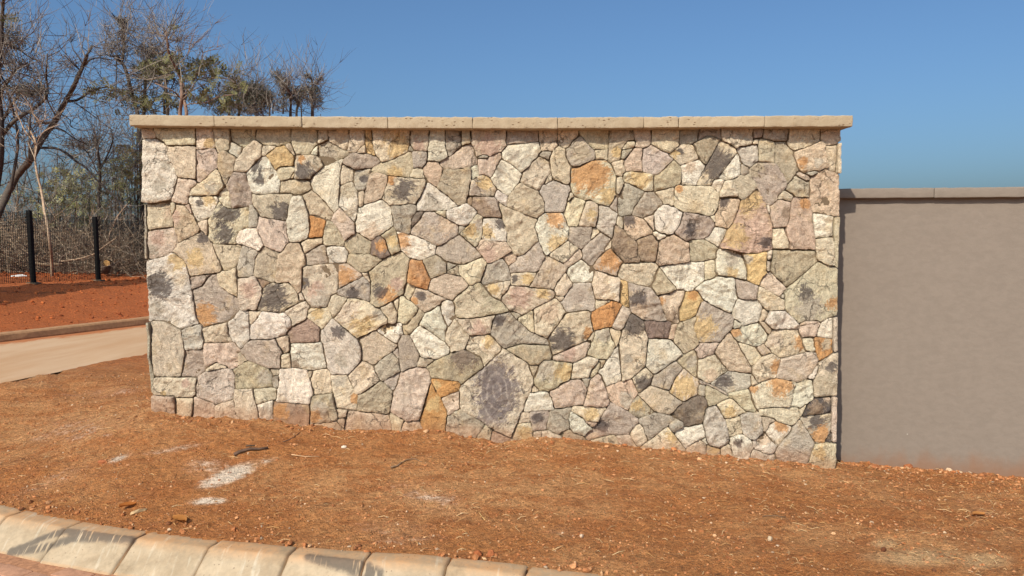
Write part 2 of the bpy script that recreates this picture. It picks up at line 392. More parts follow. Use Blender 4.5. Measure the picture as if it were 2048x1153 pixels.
# outline of every face stone in millimetres on the wall plane (along, up), its colour and its patches (colour, along, up, radius)
STONE_OUTLINES = (
('c', (-2449,2299, -2350,2302, -2350,2325, -2362,2344, -2368,2371, -2451,2371), ()),
('c', (-2362,2344, -2350,2325, -2350,2302, -2311,2282, -2279,2253, -2084,2253, -2078,2371, -2368,2371), ()),
('c', (-1959,2240, -1969,2371, -2078,2371, -2085,2223), (('y', -1999, 2265, 35),)),
('c', (-1962,2250, -1946,2204, -1937,2204, -1903,2223, -1877,2223, -1866,2237, -1859,2282, -1864,2371, -1969,2371), ()),
('c', (-1864,2371, -1859,2286, -1771,2237, -1693,2295, -1692,2357, -1679,2371), ()),
('w', (-1866,2237, -1880,2223, -1877,2210, -1812,2171, -1774,2220, -1774,2240, -1859,2286), ()),
('c', (-1757,2076, -1700,2138, -1700,2145, -1659,2181, -1648,2259, -1687,2289, -1700,2292, -1754,2246, -1771,2240, -1781,2210, -1801,2191, -1808,2174, -1822,2168, -1843,2082), ()),
('c', (-1559,2253, -1648,2256, -1659,2184, -1629,2187, -1619,2201, -1552,2246), ()),
('w', (-2448,1878, -2379,1872, -2262,1898, -2244,1938, -2215,2046, -2230,2099, -2280,2197, -2285,2259, -2292,2259, -2311,2282, -2347,2302, -2449,2299), (('g', -2289, 2123, 35), ('g', -2332, 1998, 52),)),
('p', (-2084,2253, -2256,2250, -2285,2256, -2280,2197, -2230,2099, -2218,2046, -2089,2030), ()),
('p', (-2063,2010, -1959,2099, -1945,2099, -1943,2194, -1959,2240, -2085,2223, -2090,2020, -2083,2010), ()),
('k', (-1892,1994, -1874,2036, -1843,2079, -1829,2148, -1818,2168, -1825,2181, -1874,2207, -1880,2223, -1903,2223, -1937,2204, -1946,2204, -1946,2096, -1926,2063, -1921,2030, -1905,1994), ()),
('m', (-1745,1855, -1742,1865, -1728,1865, -1724,1947, -1736,1964, -1752,2013, -1761,2076, -1843,2082, -1895,1994, -1870,1911, -1862,1839), ()),
('w', (-1533,2030, -1546,2043, -1559,2082, -1578,2105, -1604,2155, -1633,2187, -1659,2184, -1761,2076, -1755,2027, -1736,1964, -1724,1944, -1707,1938, -1654,1934, -1548,1944), (('d', -1698, 2112, 41), ('d', -1677, 2027, 35),)),
('p', (-2215,2046, -2244,1938, -2262,1905, -2259,1882, -2176,1862, -2153,1868, -2146,1875, -2145,1918, -2135,1921, -2127,1967, -2084,2000, -2089,2030), ()),
('c', (-1956,1924, -1905,1990, -1905,2003, -1921,2030, -1926,2063, -1942,2096, -1959,2099, -2063,2010, -2083,2010, -2084,2000, -2097,1987, -2127,1967, -2135,1924), (('g', -1988, 1975, 35),)),
('w', (-2146,1878, -2133,1868, -2118,1796, -2090,1749, -2019,1779, -2009,1776, -1996,1789, -1944,1888, -1956,1924, -2135,1924, -2145,1918), (('y', -2013, 1895, 41), ('d', -2071, 1878, 23),)),
('c', (-1870,1911, -1889,1980, -1895,1994, -1905,1994, -1956,1921, -1944,1888, -1921,1862, -1888,1839, -1862,1842), ()),
('c', (-1679,2371, -1692,2357, -1697,2292, -1648,2256, -1559,2253, -1549,2246, -1516,2259, -1496,2256, -1456,2279, -1458,2371), ()),
('y', (-1434,2187, -1457,2204, -1496,2256, -1516,2259, -1549,2250, -1633,2187, -1604,2155, -1565,2086, -1535,2112, -1439,2119), ()),
('c', (-1535,2112, -1562,2089, -1553,2056, -1533,2023, -1477,2036, -1440,2082, -1439,2119), ()),
('k', (-1465,1941, -1449,1924, -1392,1931, -1329,1967, -1338,2027, -1487,2036, -1507,2027, -1537,2023, -1548,1941), ()),
('c', (-1728,1865, -1693,1822, -1677,1789, -1667,1782, -1548,1763, -1498,1759, -1480,1852, -1455,1924, -1465,1941, -1545,1938, -1548,1944, -1571,1944, -1671,1934, -1707,1938, -1714,1944, -1727,1941), (('d', -1540, 1823, 70),)),
('c', (-1458,2371, -1460,2266, -1431,2191, -1342,2194, -1325,2220, -1281,2263, -1283,2371), ()),
('c', (-1459,2273, -1493,2263, -1496,2250, -1444,2191, -1431,2187), ()),
('w', (-1325,2220, -1338,2197, -1286,2187, -1281,2263), ()),
('c', (-1225,2286, -1212,2286, -1210,2371, -1283,2371, -1281,2259), ()),
('c', (-1212,2282, -1123,2233, -1090,2223, -1080,2243, -1072,2371, -1210,2371), ()),
('k', (-1090,2223, -1136,2240, -1212,2286, -1225,2286, -1281,2259, -1286,2184, -1260,2164, -1237,2122, -1217,2125, -1137,2164, -1104,2168, -1071,2197), (('g', -1238, 2186, 63),)),
('c', (-1072,2371, -1080,2243, -1090,2217, -1071,2201, -1024,2207, -1014,2223, -968,2266, -966,2371), ()),
('c', (-1014,2223, -1024,2210, -1021,2204, -962,2204, -968,2266), ()),
('y', (-965,2207, -919,2187, -902,2187, -921,2259, -927,2371, -966,2371), ()),
('c', (-927,2371, -918,2237, -902,2201, -902,2187, -876,2168, -870,2145, -847,2145, -780,2168, -701,2204, -691,2214, -690,2230, -677,2259, -673,2371), (('y', -742, 2254, 84),)),
('g', (-677,2263, -691,2217, -648,2220), ()),
('c', (-673,2371, -677,2263, -648,2220, -558,2217, -548,2266, -544,2371), (('r', -611, 2251, 42),)),
('w', (-544,2371, -548,2266, -558,2230, -555,2204, -562,2148, -549,2155, -526,2155, -476,2148, -423,2181, -439,2243, -442,2371), ()),
('c', (-1335,2027, -1317,2059, -1244,2112, -1237,2125, -1247,2132, -1260,2164, -1286,2187, -1319,2197, -1431,2191, -1438,2161, -1444,2033), (('d', -1377, 2083, 70), ('o', -1389, 2165, 28),)),
('c', (-1477,2036, -1444,2036, -1440,2082), ()),
('w', (-1137,2164, -1217,2125, -1237,2122, -1271,2092, -1301,2076, -1338,2027, -1335,1994, -1322,1961, -1241,1885, -1182,1809, -1175,1809, -1148,1845, -1151,1888, -1147,1967, -1140,1987, -1139,2066, -1128,2122, -1108,2168), ()),
('c', (-1056,2020, -1046,2089, -1049,2102, -1125,2132, -1139,2066, -1140,1994), ()),
('m', (-876,2168, -883,2168, -899,2187, -919,2187, -955,2204, -988,2201, -1041,2207, -1071,2201, -1084,2184, -1091,2184, -1111,2164, -1121,2132, -1055,2105, -1046,2096, -1009,2096, -926,2105, -870,2141), ()),
('g', (-1046,2096, -1057,2013, -1027,1954, -994,1961, -974,1957, -930,2079, -930,2105), (('d', -978, 2035, 28),)),
('k', (-920,2079, -870,2076, -831,2059, -679,2046, -655,2099, -661,2217, -691,2217, -701,2204, -780,2168, -847,2145, -870,2145, -926,2109, -933,2102, -933,2086), (('y', -778, 2070, 42),)),
('g', (-592,2109, -592,2115, -562,2145, -558,2217, -661,2220, -655,2105), ()),
('c', (-595,2109, -655,2105, -679,2053, -679,2046, -642,2040, -576,2040), ()),
('t', (-460,2069, -453,2105, -480,2132, -479,2151, -549,2155, -559,2151, -592,2115, -596,2096, -579,2043, -566,2030, -563,2017, -497,1977), ()),
('t', (-866,1901, -825,2010, -821,2059, -887,2079, -933,2079, -978,1954, -985,1865), ()),
('c', (-995,1852, -985,1862, -978,1961, -1024,1957, -1019,1848), ()),
('w', (-1019,1848, -1024,1954, -1040,1977, -1056,2020, -1066,2020, -1126,2000, -1143,1987, -1151,1852, -1141,1848, -1089,1796, -1089,1789, -1046,1746), (('k', -1089, 1967, 56),)),
('c', (-576,2040, -616,2036, -665,2046, -761,2050, -821,2059, -825,2010, -866,1901, -833,1882, -810,1858, -667,1868, -637,1862, -637,1875, -607,1915, -566,2013, -560,2017), (('d', -724, 1953, 77), ('o', -806, 2029, 35),)),
('w', (-381,1885, -388,1885, -431,1928, -553,2013, -566,2013, -607,1915, -637,1875, -631,1825, -548,1819, -422,1832, -358,1855), (('g', -524, 1871, 56),)),
('k', (-1179,1809, -1228,1862, -1241,1885, -1322,1961, -1325,1971, -1366,1944, -1399,1931, -1376,1888, -1351,1799, -1292,1789, -1236,1763, -1206,1759), ()),
('w', (-1459,1924, -1480,1852, -1501,1756, -1496,1683, -1481,1613, -1411,1613, -1407,1620, -1360,1640, -1343,1700, -1351,1806, -1386,1915, -1399,1931), ()),
('o', (-1257,1650, -1229,1763, -1292,1789, -1351,1799, -1345,1776, -1343,1700, -1360,1650, -1357,1640), ()),
('p', (-1094,1643, -1044,1673, -1043,1739, -1089,1789, -1089,1796, -1141,1848, -1148,1848, -1152,1835, -1185,1802, -1206,1756, -1193,1753, -1153,1703, -1134,1670, -1121,1630, -1111,1623), (('t', -1126, 1788, 42),)),
('w', (-1027,1676, -938,1623, -801,1713, -788,1726, -787,1743, -806,1858, -859,1901, -875,1901, -985,1865, -995,1852, -1022,1848, -1040,1756, -1046,1749, -1040,1719, -1044,1676), (('t', -934, 1678, 77),)),
('g', (-787,1743, -791,1723, -781,1719, -771,1693, -682,1670, -668,1703, -668,1769, -631,1825, -630,1848, -637,1862, -667,1868, -806,1858), ()),
('n', (-665,1706, -665,1713, -614,1763, -581,1822, -634,1825, -668,1769, -671,1706), ()),
('m', (-589,1640, -585,1633, -506,1593, -469,1597, -362,1663, -356,1676, -356,1736, -452,1779, -471,1796, -508,1812, -511,1822, -581,1822, -614,1763, -671,1703, -678,1673), (('t', -442, 1733, 63),)),
('c', (-508,1812, -438,1776, -438,1815, -431,1832, -511,1822), ()),
('g', (-410,2184, -353,2233, -334,2243, -333,2371, -442,2371, -439,2243, -423,2181), ()),
('c', (-284,2266, -267,2266, -274,2371, -333,2371, -337,2246), ()),
('p', (-274,2371, -267,2299, -271,2263, -258,2246, -238,2181, -231,2178, -221,2187, -192,2197, -162,2191, -149,2181, -83,2210, -66,2210, -50,2240, -30,2256, -40,2266, -33,2371), (('r', -168, 2234, 77),)),
('g', (-169,2168, -155,2178, -155,2187, -195,2197, -228,2184, -231,2168), ()),
('p', (-453,2102, -387,2099, -321,2105, -275,2115, -228,2135, -228,2168, -238,2181, -258,2246, -271,2266, -284,2266, -340,2243, -410,2184, -426,2181, -476,2151, -480,2132), ()),
('g', (-33,2371, -40,2266, -33,2259, -20,2259, -3,2266, 86,2269, 175,2282, 178,2371), ()),
('c', (175,2282, 182,2276, 192,2220, 271,2220, 297,2250, 307,2253, 300,2276, 297,2371, 178,2371), ()),
('c', (297,2371, 300,2276, 307,2250, 350,2237, 373,2243, 403,2286, 442,2318, 439,2371), ()),
('w', (-30,2259, -69,2210, -73,2174, -46,2151, 7,2122, 53,2076, 66,2073, 119,2122, 149,2161, 178,2187, 178,2201, 195,2214, 178,2282), (('g', 11, 2186, 42),)),
('g', (202,2220, 178,2201, 178,2187, 248,2151, 261,2204, 271,2220), ()),
('p', (-83,2210, -149,2184, -169,2168, -228,2168, -222,2059, -189,2063, -152,2050, -149,2043, -136,2046, -99,2125, -93,2128, -79,2161, -69,2168, -69,2210), ()),
('w', (-258,2033, -218,2056, -225,2135, -271,2119, -268,2033), ()),
('c', (387,2017, 387,2102, 394,2112, 354,2178, 353,2237, 304,2253, 271,2223, 248,2158, 268,2036, 348,2000, 374,1997), ()),
('m', (450,2119, 546,2161, 552,2174, 548,2223, 492,2273, 469,2308, 446,2322, 403,2286, 373,2243, 353,2237, 354,2178, 387,2128, 390,2112), (('k', 452, 2206, 63),)),
('c', (179,1954, 219,2017, 228,2043, 261,2079, 248,2151, 175,2187, 119,2128, 119,2122, 66,2076, 70,2063, 46,2013), ()),
('w', (-136,2046, -146,2040, -99,1964, -27,1921, 46,2010, 70,2066, -7,2132, -73,2168), (('g', -85, 2097, 42),)),
('c', (222,2000, 275,2030, 268,2036, 261,2076, 255,2076, 235,2053, 209,2000), ()),
('v', (342,1815, 355,1835, 365,1875, 372,1878, 365,1891, 381,1947, 394,1951, 381,2000, 358,1997, 272,2030, 222,2000, 205,2000, 179,1957, 179,1944, 202,1911, 212,1885, 212,1812), ()),
('k', (216,1868, 209,1898, 182,1938, 179,1954, 133,1971, 60,2010, 46,2013, 36,2003, -27,1924, -33,1852, -17,1842, 166,1772, 216,1815), ()),
('k', (-321,2105, -387,2099, -453,2102, -463,2059, -497,1984, -497,1974, -487,1964, -431,1928, -355,1858, -302,1875, -299,1885, -295,1918, -288,1921, -282,1990, -268,2027, -271,2119), ()),
('c', (-116,1918, -106,1961, -99,1967, -152,2050, -189,2063, -212,2063, -252,2036, -268,2033, -292,1924), (('m', -223, 1953, 63), ('y', -175, 2008, 49),)),
('w', (-27,1921, -93,1964, -103,1964, -116,1915, -76,1875, -33,1852), ()),
('b', (-295,1918, -302,1885, -299,1872, -275,1858, -265,1862, -265,1921), ()),
('b', (-269,1855, -239,1825, -232,1825, -232,1809, -226,1802, -186,1779, -63,1776, -90,1872, -83,1885, -119,1921, -265,1921), (('m', -127, 1885, 49),)),
('w', (-362,1736, -299,1719, -232,1809, -232,1825, -239,1825, -269,1858, -299,1875, -315,1875, -348,1858, -358,1862, -358,1855, -392,1842, -431,1832, -438,1815, -438,1776), ()),
('c', (414,1918, 398,1951, 381,1947, 365,1891, 368,1882), ()),
('c', (429,1719, 439,1726, 491,1891, 411,1918, 378,1885, 371,1885, 355,1835, 339,1812, 376,1719), ()),
('c', (555,1716, 574,1782, 574,1872, 517,1895, 491,1891, 484,1858, 439,1736, 442,1719), (('y', 530, 1802, 35),)),
('c', (442,2322, 469,2308, 492,2273, 545,2223, 555,2230, 621,2230, 641,2240, 646,2371, 439,2371), ()),
('c', (621,2230, 548,2227, 552,2174, 546,2161, 595,2164, 635,2158, 638,2237), ()),
('k', (665,2148, 717,2161, 723,2233, 763,2286, 809,2289, 788,2371, 646,2371, 635,2155, 652,2138), (('y', 696, 2213, 28),)),
('c', (809,2240, 816,2282, 809,2289, 763,2286, 727,2240, 724,2227), ()),
('g', (724,2227, 717,2161, 744,2161, 806,2240), ()),
('c', (809,2286, 816,2282, 809,2240, 875,2237, 898,2243, 918,2259, 917,2371, 788,2371), ()),
('c', (918,2259, 1031,2197, 1041,2197, 1106,2250, 1108,2371, 917,2371), ()),
('g', (1108,2371, 1106,2263, 1195,2266, 1212,2279, 1228,2282, 1237,2371), ()),
('g', (1238,2286, 1284,2315, 1327,2312, 1380,2292, 1375,2371, 1237,2371, 1228,2286), ()),
('k', (1327,2312, 1284,2315, 1238,2286, 1195,2269, 1230,2184, 1240,2174, 1240,2161, 1277,2125, 1287,2128, 1296,2145, 1364,2279, 1380,2292), ()),
('c', (1195,2266, 1119,2266, 1106,2250, 1034,2197, 1115,2125, 1240,2164), (('d', 1108, 2220, 28), ('y', 1074, 2193, 28),)),
('v', (863,2161, 867,2086, 874,2079, 940,2063, 963,2063, 1068,2161, 1068,2171, 1045,2184, 1031,2201, 925,2259, 915,2259, 898,2243, 865,2237), ()),
('p', (806,2240, 757,2174, 741,2161, 738,2122, 754,2096, 755,2082, 794,2089, 870,2079, 863,2161, 865,2240), ()),
('c', (711,2161, 655,2141, 672,2115, 689,2056, 732,2053, 735,2069, 755,2082, 754,2096, 738,2122, 741,2164), ()),
('c', (387,2017, 381,2010, 381,1997, 388,1990, 394,1951, 414,1918, 484,1891, 517,1895, 574,1868, 647,1848, 690,1921, 700,1928, 689,1947, 692,2056, 658,2138, 645,2141, 628,2161, 559,2164, 522,2155, 450,2119, 390,2109), (('o', 511, 2077, 133), ('y', 643, 1926, 56),)),
('c', (713,1934, 742,1994, 745,2017, 735,2027, 738,2046, 732,2053, 689,2053, 689,1947, 700,1928), ()),
('c', (940,2066, 874,2082, 851,2079, 794,2089, 751,2082, 735,2069, 735,2027, 745,2013, 778,2003, 882,1951, 941,1951), (('y', 842, 2035, 70),)),
('k', (951,1947, 964,1957, 1070,1980, 1080,1977, 1087,1990, 1123,2003, 1121,2119, 1071,2164, 973,2069, 940,2059, 941,1951), ()),
('w', (1226,1994, 1226,2007, 1280,2115, 1280,2125, 1240,2164, 1118,2128, 1126,2010, 1120,1997), (('t', 1178, 2118, 42),)),
('c', (1322,1990, 1338,2030, 1374,2040, 1374,2056, 1464,2178, 1494,2207, 1487,2230, 1446,2263, 1427,2266, 1387,2289, 1370,2286, 1296,2145, 1280,2125, 1280,2115, 1226,2007, 1226,1994), (('d', 1337, 2138, 105),)),
('g', (741,1786, 754,1796, 797,1796, 797,1809, 819,1862, 869,1924, 882,1954, 778,2003, 745,2013, 742,1994, 713,1934, 703,1928, 704,1815, 711,1792), ()),
('g', (690,1921, 647,1855, 650,1845, 697,1815, 704,1815, 703,1928), ()),
('v', (681,1719, 694,1739, 707,1815, 690,1819, 644,1852, 574,1868, 574,1782, 555,1716, 588,1686, 669,1637), (('m', 630, 1740, 42),)),
('m', (873,1776, 877,1782, 936,1799, 976,1852, 1005,1868, 1002,1888, 948,1951, 882,1951, 869,1924, 819,1862, 797,1809, 797,1796), ()),
('c', (1073,1980, 951,1951, 961,1931, 1002,1888, 1005,1868, 1042,1868, 1055,1858, 1075,1858), (('n', 981, 1933, 28),)),
('c', (1075,1855, 1125,1819, 1258,1802, 1298,1789, 1335,1792, 1358,1815, 1374,1865, 1379,1947, 1359,1954, 1319,1990, 1126,1994, 1116,2000, 1087,1990, 1077,1977), (('o', 1105, 1974, 24),)),
('w', (1115,1825, 1075,1858, 1055,1858, 1042,1868, 999,1868, 966,1842, 940,1806, 944,1723, 951,1700, 991,1673, 1021,1670, 1028,1660, 1071,1670, 1116,1733, 1139,1815), ()),
('w', (1021,1670, 991,1673, 957,1696, 934,1686, 934,1666, 961,1630, 971,1627, 1018,1643, 1028,1656), ()),
('p', (737,1786, 717,1789, 707,1799, 697,1779, 691,1729, 728,1706, 738,1706), ()),
('t', (741,1710, 735,1703, 808,1630, 818,1627, 908,1663, 934,1666, 934,1700, 870,1779, 800,1796, 754,1796, 737,1786), (('d', 775, 1768, 49),)),
('c', (954,1700, 944,1723, 943,1799, 936,1802, 877,1782, 873,1772, 927,1710, 934,1690, 941,1690), ()),
('m', (1154,1620, 1178,1620, 1184,1630, 1198,1633, 1284,1640, 1310,1660, 1349,1716, 1345,1753, 1315,1779, 1312,1789, 1145,1819, 1139,1815, 1116,1733, 1080,1686, 1077,1673), (('d', 1177, 1699, 42),)),
('c', (1351,1799, 1345,1802, 1335,1792, 1312,1789, 1349,1746), ()),
('w', (1381,2040, 1344,2033, 1319,1987, 1369,1947, 1379,1947, 1414,2027), ()),
('c', (1380,2289, 1427,2266, 1446,2263, 1483,2230, 1493,2243, 1588,2263, 1590,2371, 1375,2371), ()),
('g', (1654,2302, 1659,2371, 1590,2371, 1591,2299), ()),
('c', (1591,2299, 1585,2259, 1628,2259, 1634,2299), ()),
('v', (1539,2253, 1493,2243, 1487,2233, 1487,2220, 1507,2187, 1515,2141, 1575,2105, 1633,2158, 1625,2259), ()),
('c', (1625,2259, 1633,2197, 1630,2151, 1740,2138, 1737,2279, 1634,2299), ()),
('g', (1659,2371, 1651,2295, 1687,2292, 1730,2279, 1813,2279, 1822,2289, 1827,2371), ()),
('c', (1827,2371, 1822,2289, 1813,2282, 1813,2269, 1837,2240, 1873,2220, 1939,2240, 2040,2282, 2038,2371), ()),
('c', (2038,2371, 2040,2286, 2050,2286, 2067,2259, 2081,2253, 2150,2263, 2176,2286, 2174,2371), ()),
('k', (1739,2148, 1801,2063, 1818,2010, 1828,2003, 1880,2063, 1886,2082, 1906,2086, 1896,2099, 1864,2201, 1867,2223, 1823,2253, 1813,2279, 1806,2282, 1737,2282), ()),
('t', (2030,2282, 1939,2240, 1867,2220, 1864,2201, 1896,2099, 1906,2086, 1946,2069, 1949,2079, 1962,2082, 2005,2089, 2032,2086, 2061,2102, 2094,2102, 2100,2125, 2068,2237, 2071,2259, 2050,2286), (('o', 1919, 2145, 35), ('g', 2023, 2145, 31),)),
('c', (2150,2263, 2097,2253, 2071,2256, 2068,2237, 2100,2125, 2101,2112, 2091,2099, 2101,2089, 2151,2082), ()),
('c', (2150,2266, 2154,2086, 2145,2079, 2161,2069, 2175,2069, 2178,2076, 2176,2286), ()),
('w', (1481,2197, 1400,2092, 1371,2050, 1374,2040, 1411,2027, 1457,2027, 1506,2053, 1516,2069, 1518,2141, 1511,2148, 1507,2187, 1497,2207), ()),
('g', (1513,2063, 1536,2059, 1562,2066, 1572,2076, 1575,2109, 1525,2138, 1515,2138), ()),
('m', (1764,1895, 1764,1921, 1822,1984, 1825,2003, 1801,2063, 1746,2141, 1723,2138, 1627,2151, 1572,2102, 1572,2076, 1630,1977, 1634,1957, 1664,1918, 1675,1885, 1689,1868, 1702,1868, 1715,1858), (('k', 1610, 2104, 56),)),
('k', (1539,1898, 1617,1967, 1630,1967, 1630,1977, 1575,2076, 1536,2059, 1509,2063, 1496,2043, 1454,2027, 1484,1974, 1502,1924, 1499,1915, 1515,1905, 1519,1895), ()),
('c', (1502,1918, 1484,1974, 1454,2027, 1411,2023, 1379,1951, 1376,1915), (('y', 1455, 1940, 42),)),
('p', (1980,2053, 1949,2069, 1936,2069, 1913,2086, 1886,2082, 1877,2063, 1954,2020, 1980,2027), ()),
('g', (2005,2089, 1962,2082, 1949,2079, 1946,2069, 1980,2050, 1993,2050, 2022,2076, 2025,2086), ()),
('t', (2175,2069, 2161,2069, 2144,2082, 2101,2089, 2091,2102, 2061,2102, 2025,2086, 2006,2059, 1983,2050, 1977,2027, 1977,1898, 1992,1822, 2008,1812, 2135,1792, 2139,1786, 2178,1786), ()),
('k', (1980,2020, 1954,2020, 1883,2059, 1874,2059, 1848,2023, 1825,2003, 1822,1984, 1803,1961, 1823,1957, 1873,1915, 1976,1908), ()),
('c', (1764,1898, 1794,1901, 1834,1885, 1854,1885, 1860,1908, 1873,1918, 1823,1957, 1799,1961, 1770,1931, 1761,1905), ()),
('t', (1379,1915, 1367,1835, 1348,1806, 1349,1723, 1433,1703, 1449,1716, 1475,1756, 1516,1868, 1519,1898, 1509,1911), (('d', 1407, 1885, 42),)),
('r', (1617,1967, 1604,1957, 1539,1898, 1519,1895, 1516,1868, 1488,1786, 1465,1736, 1433,1703, 1414,1650, 1378,1587, 1381,1573, 1431,1573, 1535,1544, 1628,1544, 1734,1570, 1734,1590, 1727,1600, 1728,1729, 1689,1845, 1689,1872, 1675,1885, 1664,1918, 1630,1967), (('y', 1572, 1912, 91), ('y', 1466, 1664, 77), ('d', 1682, 1609, 42),)),
('w', (1712,1862, 1685,1868, 1700,1812, 1710,1802), ()),
('p', (1821,1716, 1843,1772, 1851,1885, 1834,1885, 1794,1901, 1764,1898, 1748,1878, 1712,1858, 1707,1796, 1728,1729, 1728,1710), (('b', 1816, 1809, 28),)),
('t', (1860,1908, 1851,1885, 1840,1759, 1815,1713, 1815,1693, 1847,1590, 1841,1570, 2017,1567, 2019,1637, 2012,1647, 1996,1756, 1995,1806, 2002,1815, 1992,1822, 1988,1835, 1976,1908, 1870,1915), (('o', 1939, 1871, 42),)),
('w', (1995,1806, 1996,1756, 2016,1637, 2026,1643, 2135,1650, 2135,1779, 2142,1786, 2135,1792, 2002,1815), ()),
('w', (1349,1723, 1310,1660, 1284,1643, 1284,1637, 1378,1580, 1433,1693, 1433,1706), ()),
('c', (-2258,1802, -2264,1806, -2262,1898, -2379,1872, -2438,1875, -2429,1858, -2426,1726, -2417,1696, -2276,1716, -2247,1713), (('t', -2269, 1815, 42),)),
('m', (-2445,1514, -2442,1500, -2422,1500, -2425,1633, -2417,1700, -2426,1726, -2429,1858, -2441,1878, -2448,1878), ()),
('c', (-2254,1802, -2230,1848, -2233,1875, -2252,1882, -2266,1878, -2261,1802), ()),
('t', (-2230,1848, -2258,1802, -2258,1776, -2247,1706, -2228,1653, -2226,1613, -2213,1613, -2078,1683, -2071,1690, -2071,1703, -2080,1729, -2087,1733, -2086,1749, -2099,1759, -2115,1796, -2131,1802, -2141,1829, -2157,1842, -2157,1848, -2176,1865, -2233,1872), (('r', -2236, 1781, 42),)),
('p', (-2399,1504, -2298,1530, -2258,1550, -2223,1610, -2228,1653, -2247,1713, -2276,1716, -2420,1693, -2426,1617, -2419,1504), (('r', -2357, 1643, 49), ('g', -2394, 1567, 35),)),
('t', (-2136,1875, -2146,1878, -2153,1868, -2166,1868, -2170,1858, -2141,1829, -2131,1802, -2118,1799), ()),
('c', (-2012,1779, -2076,1759, -2086,1749, -2087,1733, -2077,1723, -2071,1693, -2058,1693, -2029,1660, -2022,1660), ()),
('c', (-1842,1839, -1888,1839, -1921,1862, -1940,1888, -1947,1888, -1996,1789, -2016,1766, -2018,1666, -2025,1656, -2006,1620, -1987,1607, -1943,1600, -1837,1600, -1830,1607, -1840,1627, -1829,1673, -1808,1693, -1751,1713, -1745,1855), (('d', -1889, 1815, 77), ('d', -1913, 1671, 63),)),
('g', (-1749,1822, -1752,1710, -1728,1716, -1702,1713, -1688,1736, -1683,1802, -1719,1858, -1725,1865, -1742,1865), ()),
('p', (-1688,1736, -1702,1706, -1673,1653, -1654,1607, -1654,1593, -1565,1550, -1535,1550, -1494,1607, -1481,1613, -1496,1683, -1498,1756, -1667,1782, -1683,1796), ()),
('w', (-1702,1713, -1755,1713, -1808,1693, -1829,1673, -1840,1620, -1830,1607, -1787,1600, -1734,1580, -1701,1567, -1695,1553, -1678,1563, -1661,1590, -1651,1590), ()),
('t', (-1930,1447, -1990,1587, -1993,1610, -2006,1620, -2022,1656, -2058,1693, -2071,1693, -2078,1683, -2125,1663, -2128,1656, -2213,1613, -2223,1613, -2233,1587, -2257,1557, -2258,1550, -2234,1544, -2215,1520, -2186,1500, -2166,1464, -2148,1387, -2031,1407, -2005,1404, -1971,1414, -1964,1410, -1931,1424), (('d', -2052, 1643, 42), ('y', -2111, 1512, 56),)),
('c', (-1990,1587, -1940,1474, -1927,1430, -1901,1427, -1837,1457, -1797,1600, -1833,1607, -1837,1600, -1943,1600, -1993,1610), ()),
('v', (-1758,1384, -1731,1397, -1716,1504, -1695,1547, -1701,1567, -1797,1600, -1829,1487, -1830,1467, -1840,1457, -1834,1447, -1835,1387, -1828,1380), ()),
('k', (-1585,1353, -1571,1414, -1552,1547, -1644,1590, -1661,1590, -1678,1563, -1695,1553, -1712,1514, -1728,1404, -1735,1394, -1718,1394, -1705,1380, -1595,1347), ()),
('t', (-1409,1293, -1400,1444, -1393,1454, -1380,1457, -1376,1467, -1382,1544, -1398,1567, -1398,1580, -1414,1613, -1487,1613, -1525,1560, -1535,1550, -1552,1547, -1585,1353, -1575,1343, -1485,1350, -1430,1273), ()),
('w', (-2096,1075, -2115,1116, -2151,1407, -2166,1464, -2186,1500, -2215,1520, -2234,1544, -2264,1550, -2298,1530, -2399,1504, -2442,1500, -2440,1085, -2417,1085, -2410,1092, -2343,1089, -2287,1069, -2231,1035, -2211,1035, -2099,1065), (('d', -2359, 1324, 91), ('g', -2384, 1171, 56), ('y', -2223, 1484, 56),)),
('m', (-2148,1387, -2140,1307, -2134,1303, -2076,1323, -2025,1390, -2011,1397, -2011,1407), ()),
('m', (-2011,1404, -2076,1323, -2137,1303, -2115,1116, -2096,1065, -2086,1065, -2073,1045, -1915,1085, -1905,1082, -1867,1112, -1867,1119, -1819,1169, -1822,1223, -1831,1243, -1907,1287, -1953,1330, -1968,1414), (('o', -2058, 1115, 84),)),
('c', (-1827,1303, -1832,1370, -1825,1380, -1835,1387, -1834,1447, -1847,1454, -1901,1427, -1931,1430, -1941,1417, -1964,1414, -1965,1384, -1953,1330, -1907,1287, -1831,1246), ()),
('p', (-1832,1367, -1828,1250, -1834,1243, -1822,1223, -1819,1173, -1809,1163, -1773,1156, -1763,1163, -1709,1163, -1667,1270, -1666,1313, -1699,1360, -1705,1384, -1718,1394, -1741,1394, -1758,1384, -1782,1380, -1825,1380), (('r', -1754, 1310, 56),)),
('b', (-1666,1307, -1653,1313, -1642,1333, -1609,1343, -1615,1353, -1705,1380), ()),
('c', (-1669,1153, -1556,1142, -1529,1149, -1515,1163, -1417,1216, -1414,1226, -1424,1230, -1430,1273, -1485,1350, -1575,1343, -1589,1353, -1642,1333, -1653,1313, -1666,1307, -1667,1270, -1709,1163), (('d', -1595, 1254, 98),)),
('c', (-1430,1277, -1424,1230, -1404,1223, -1380,1230, -1409,1283, -1419,1287), ()),
('k', (-1257,1660, -1258,1610, -1251,1597, -1241,1587, -1198,1597, -1122,1590, -1115,1603, -1114,1627, -1121,1630, -1140,1683, -1193,1753, -1229,1763), ()),
('c', (-1337,1640, -1360,1643, -1407,1620, -1414,1607, -1385,1544, -1379,1540, -1285,1597, -1258,1603, -1257,1650), ()),
('g', (-1280,1467, -1226,1477, -1238,1587, -1254,1607, -1285,1597, -1382,1540, -1376,1497, -1380,1460), ()),
('w', (-1226,1470, -1103,1480, -1096,1527, -1086,1544, -1092,1560, -1118,1590, -1198,1597, -1242,1583), ()),
('k', (-938,1623, -1027,1676, -1051,1673, -1115,1623, -1122,1590, -1092,1560, -1089,1544, -1079,1537, -946,1540), ()),
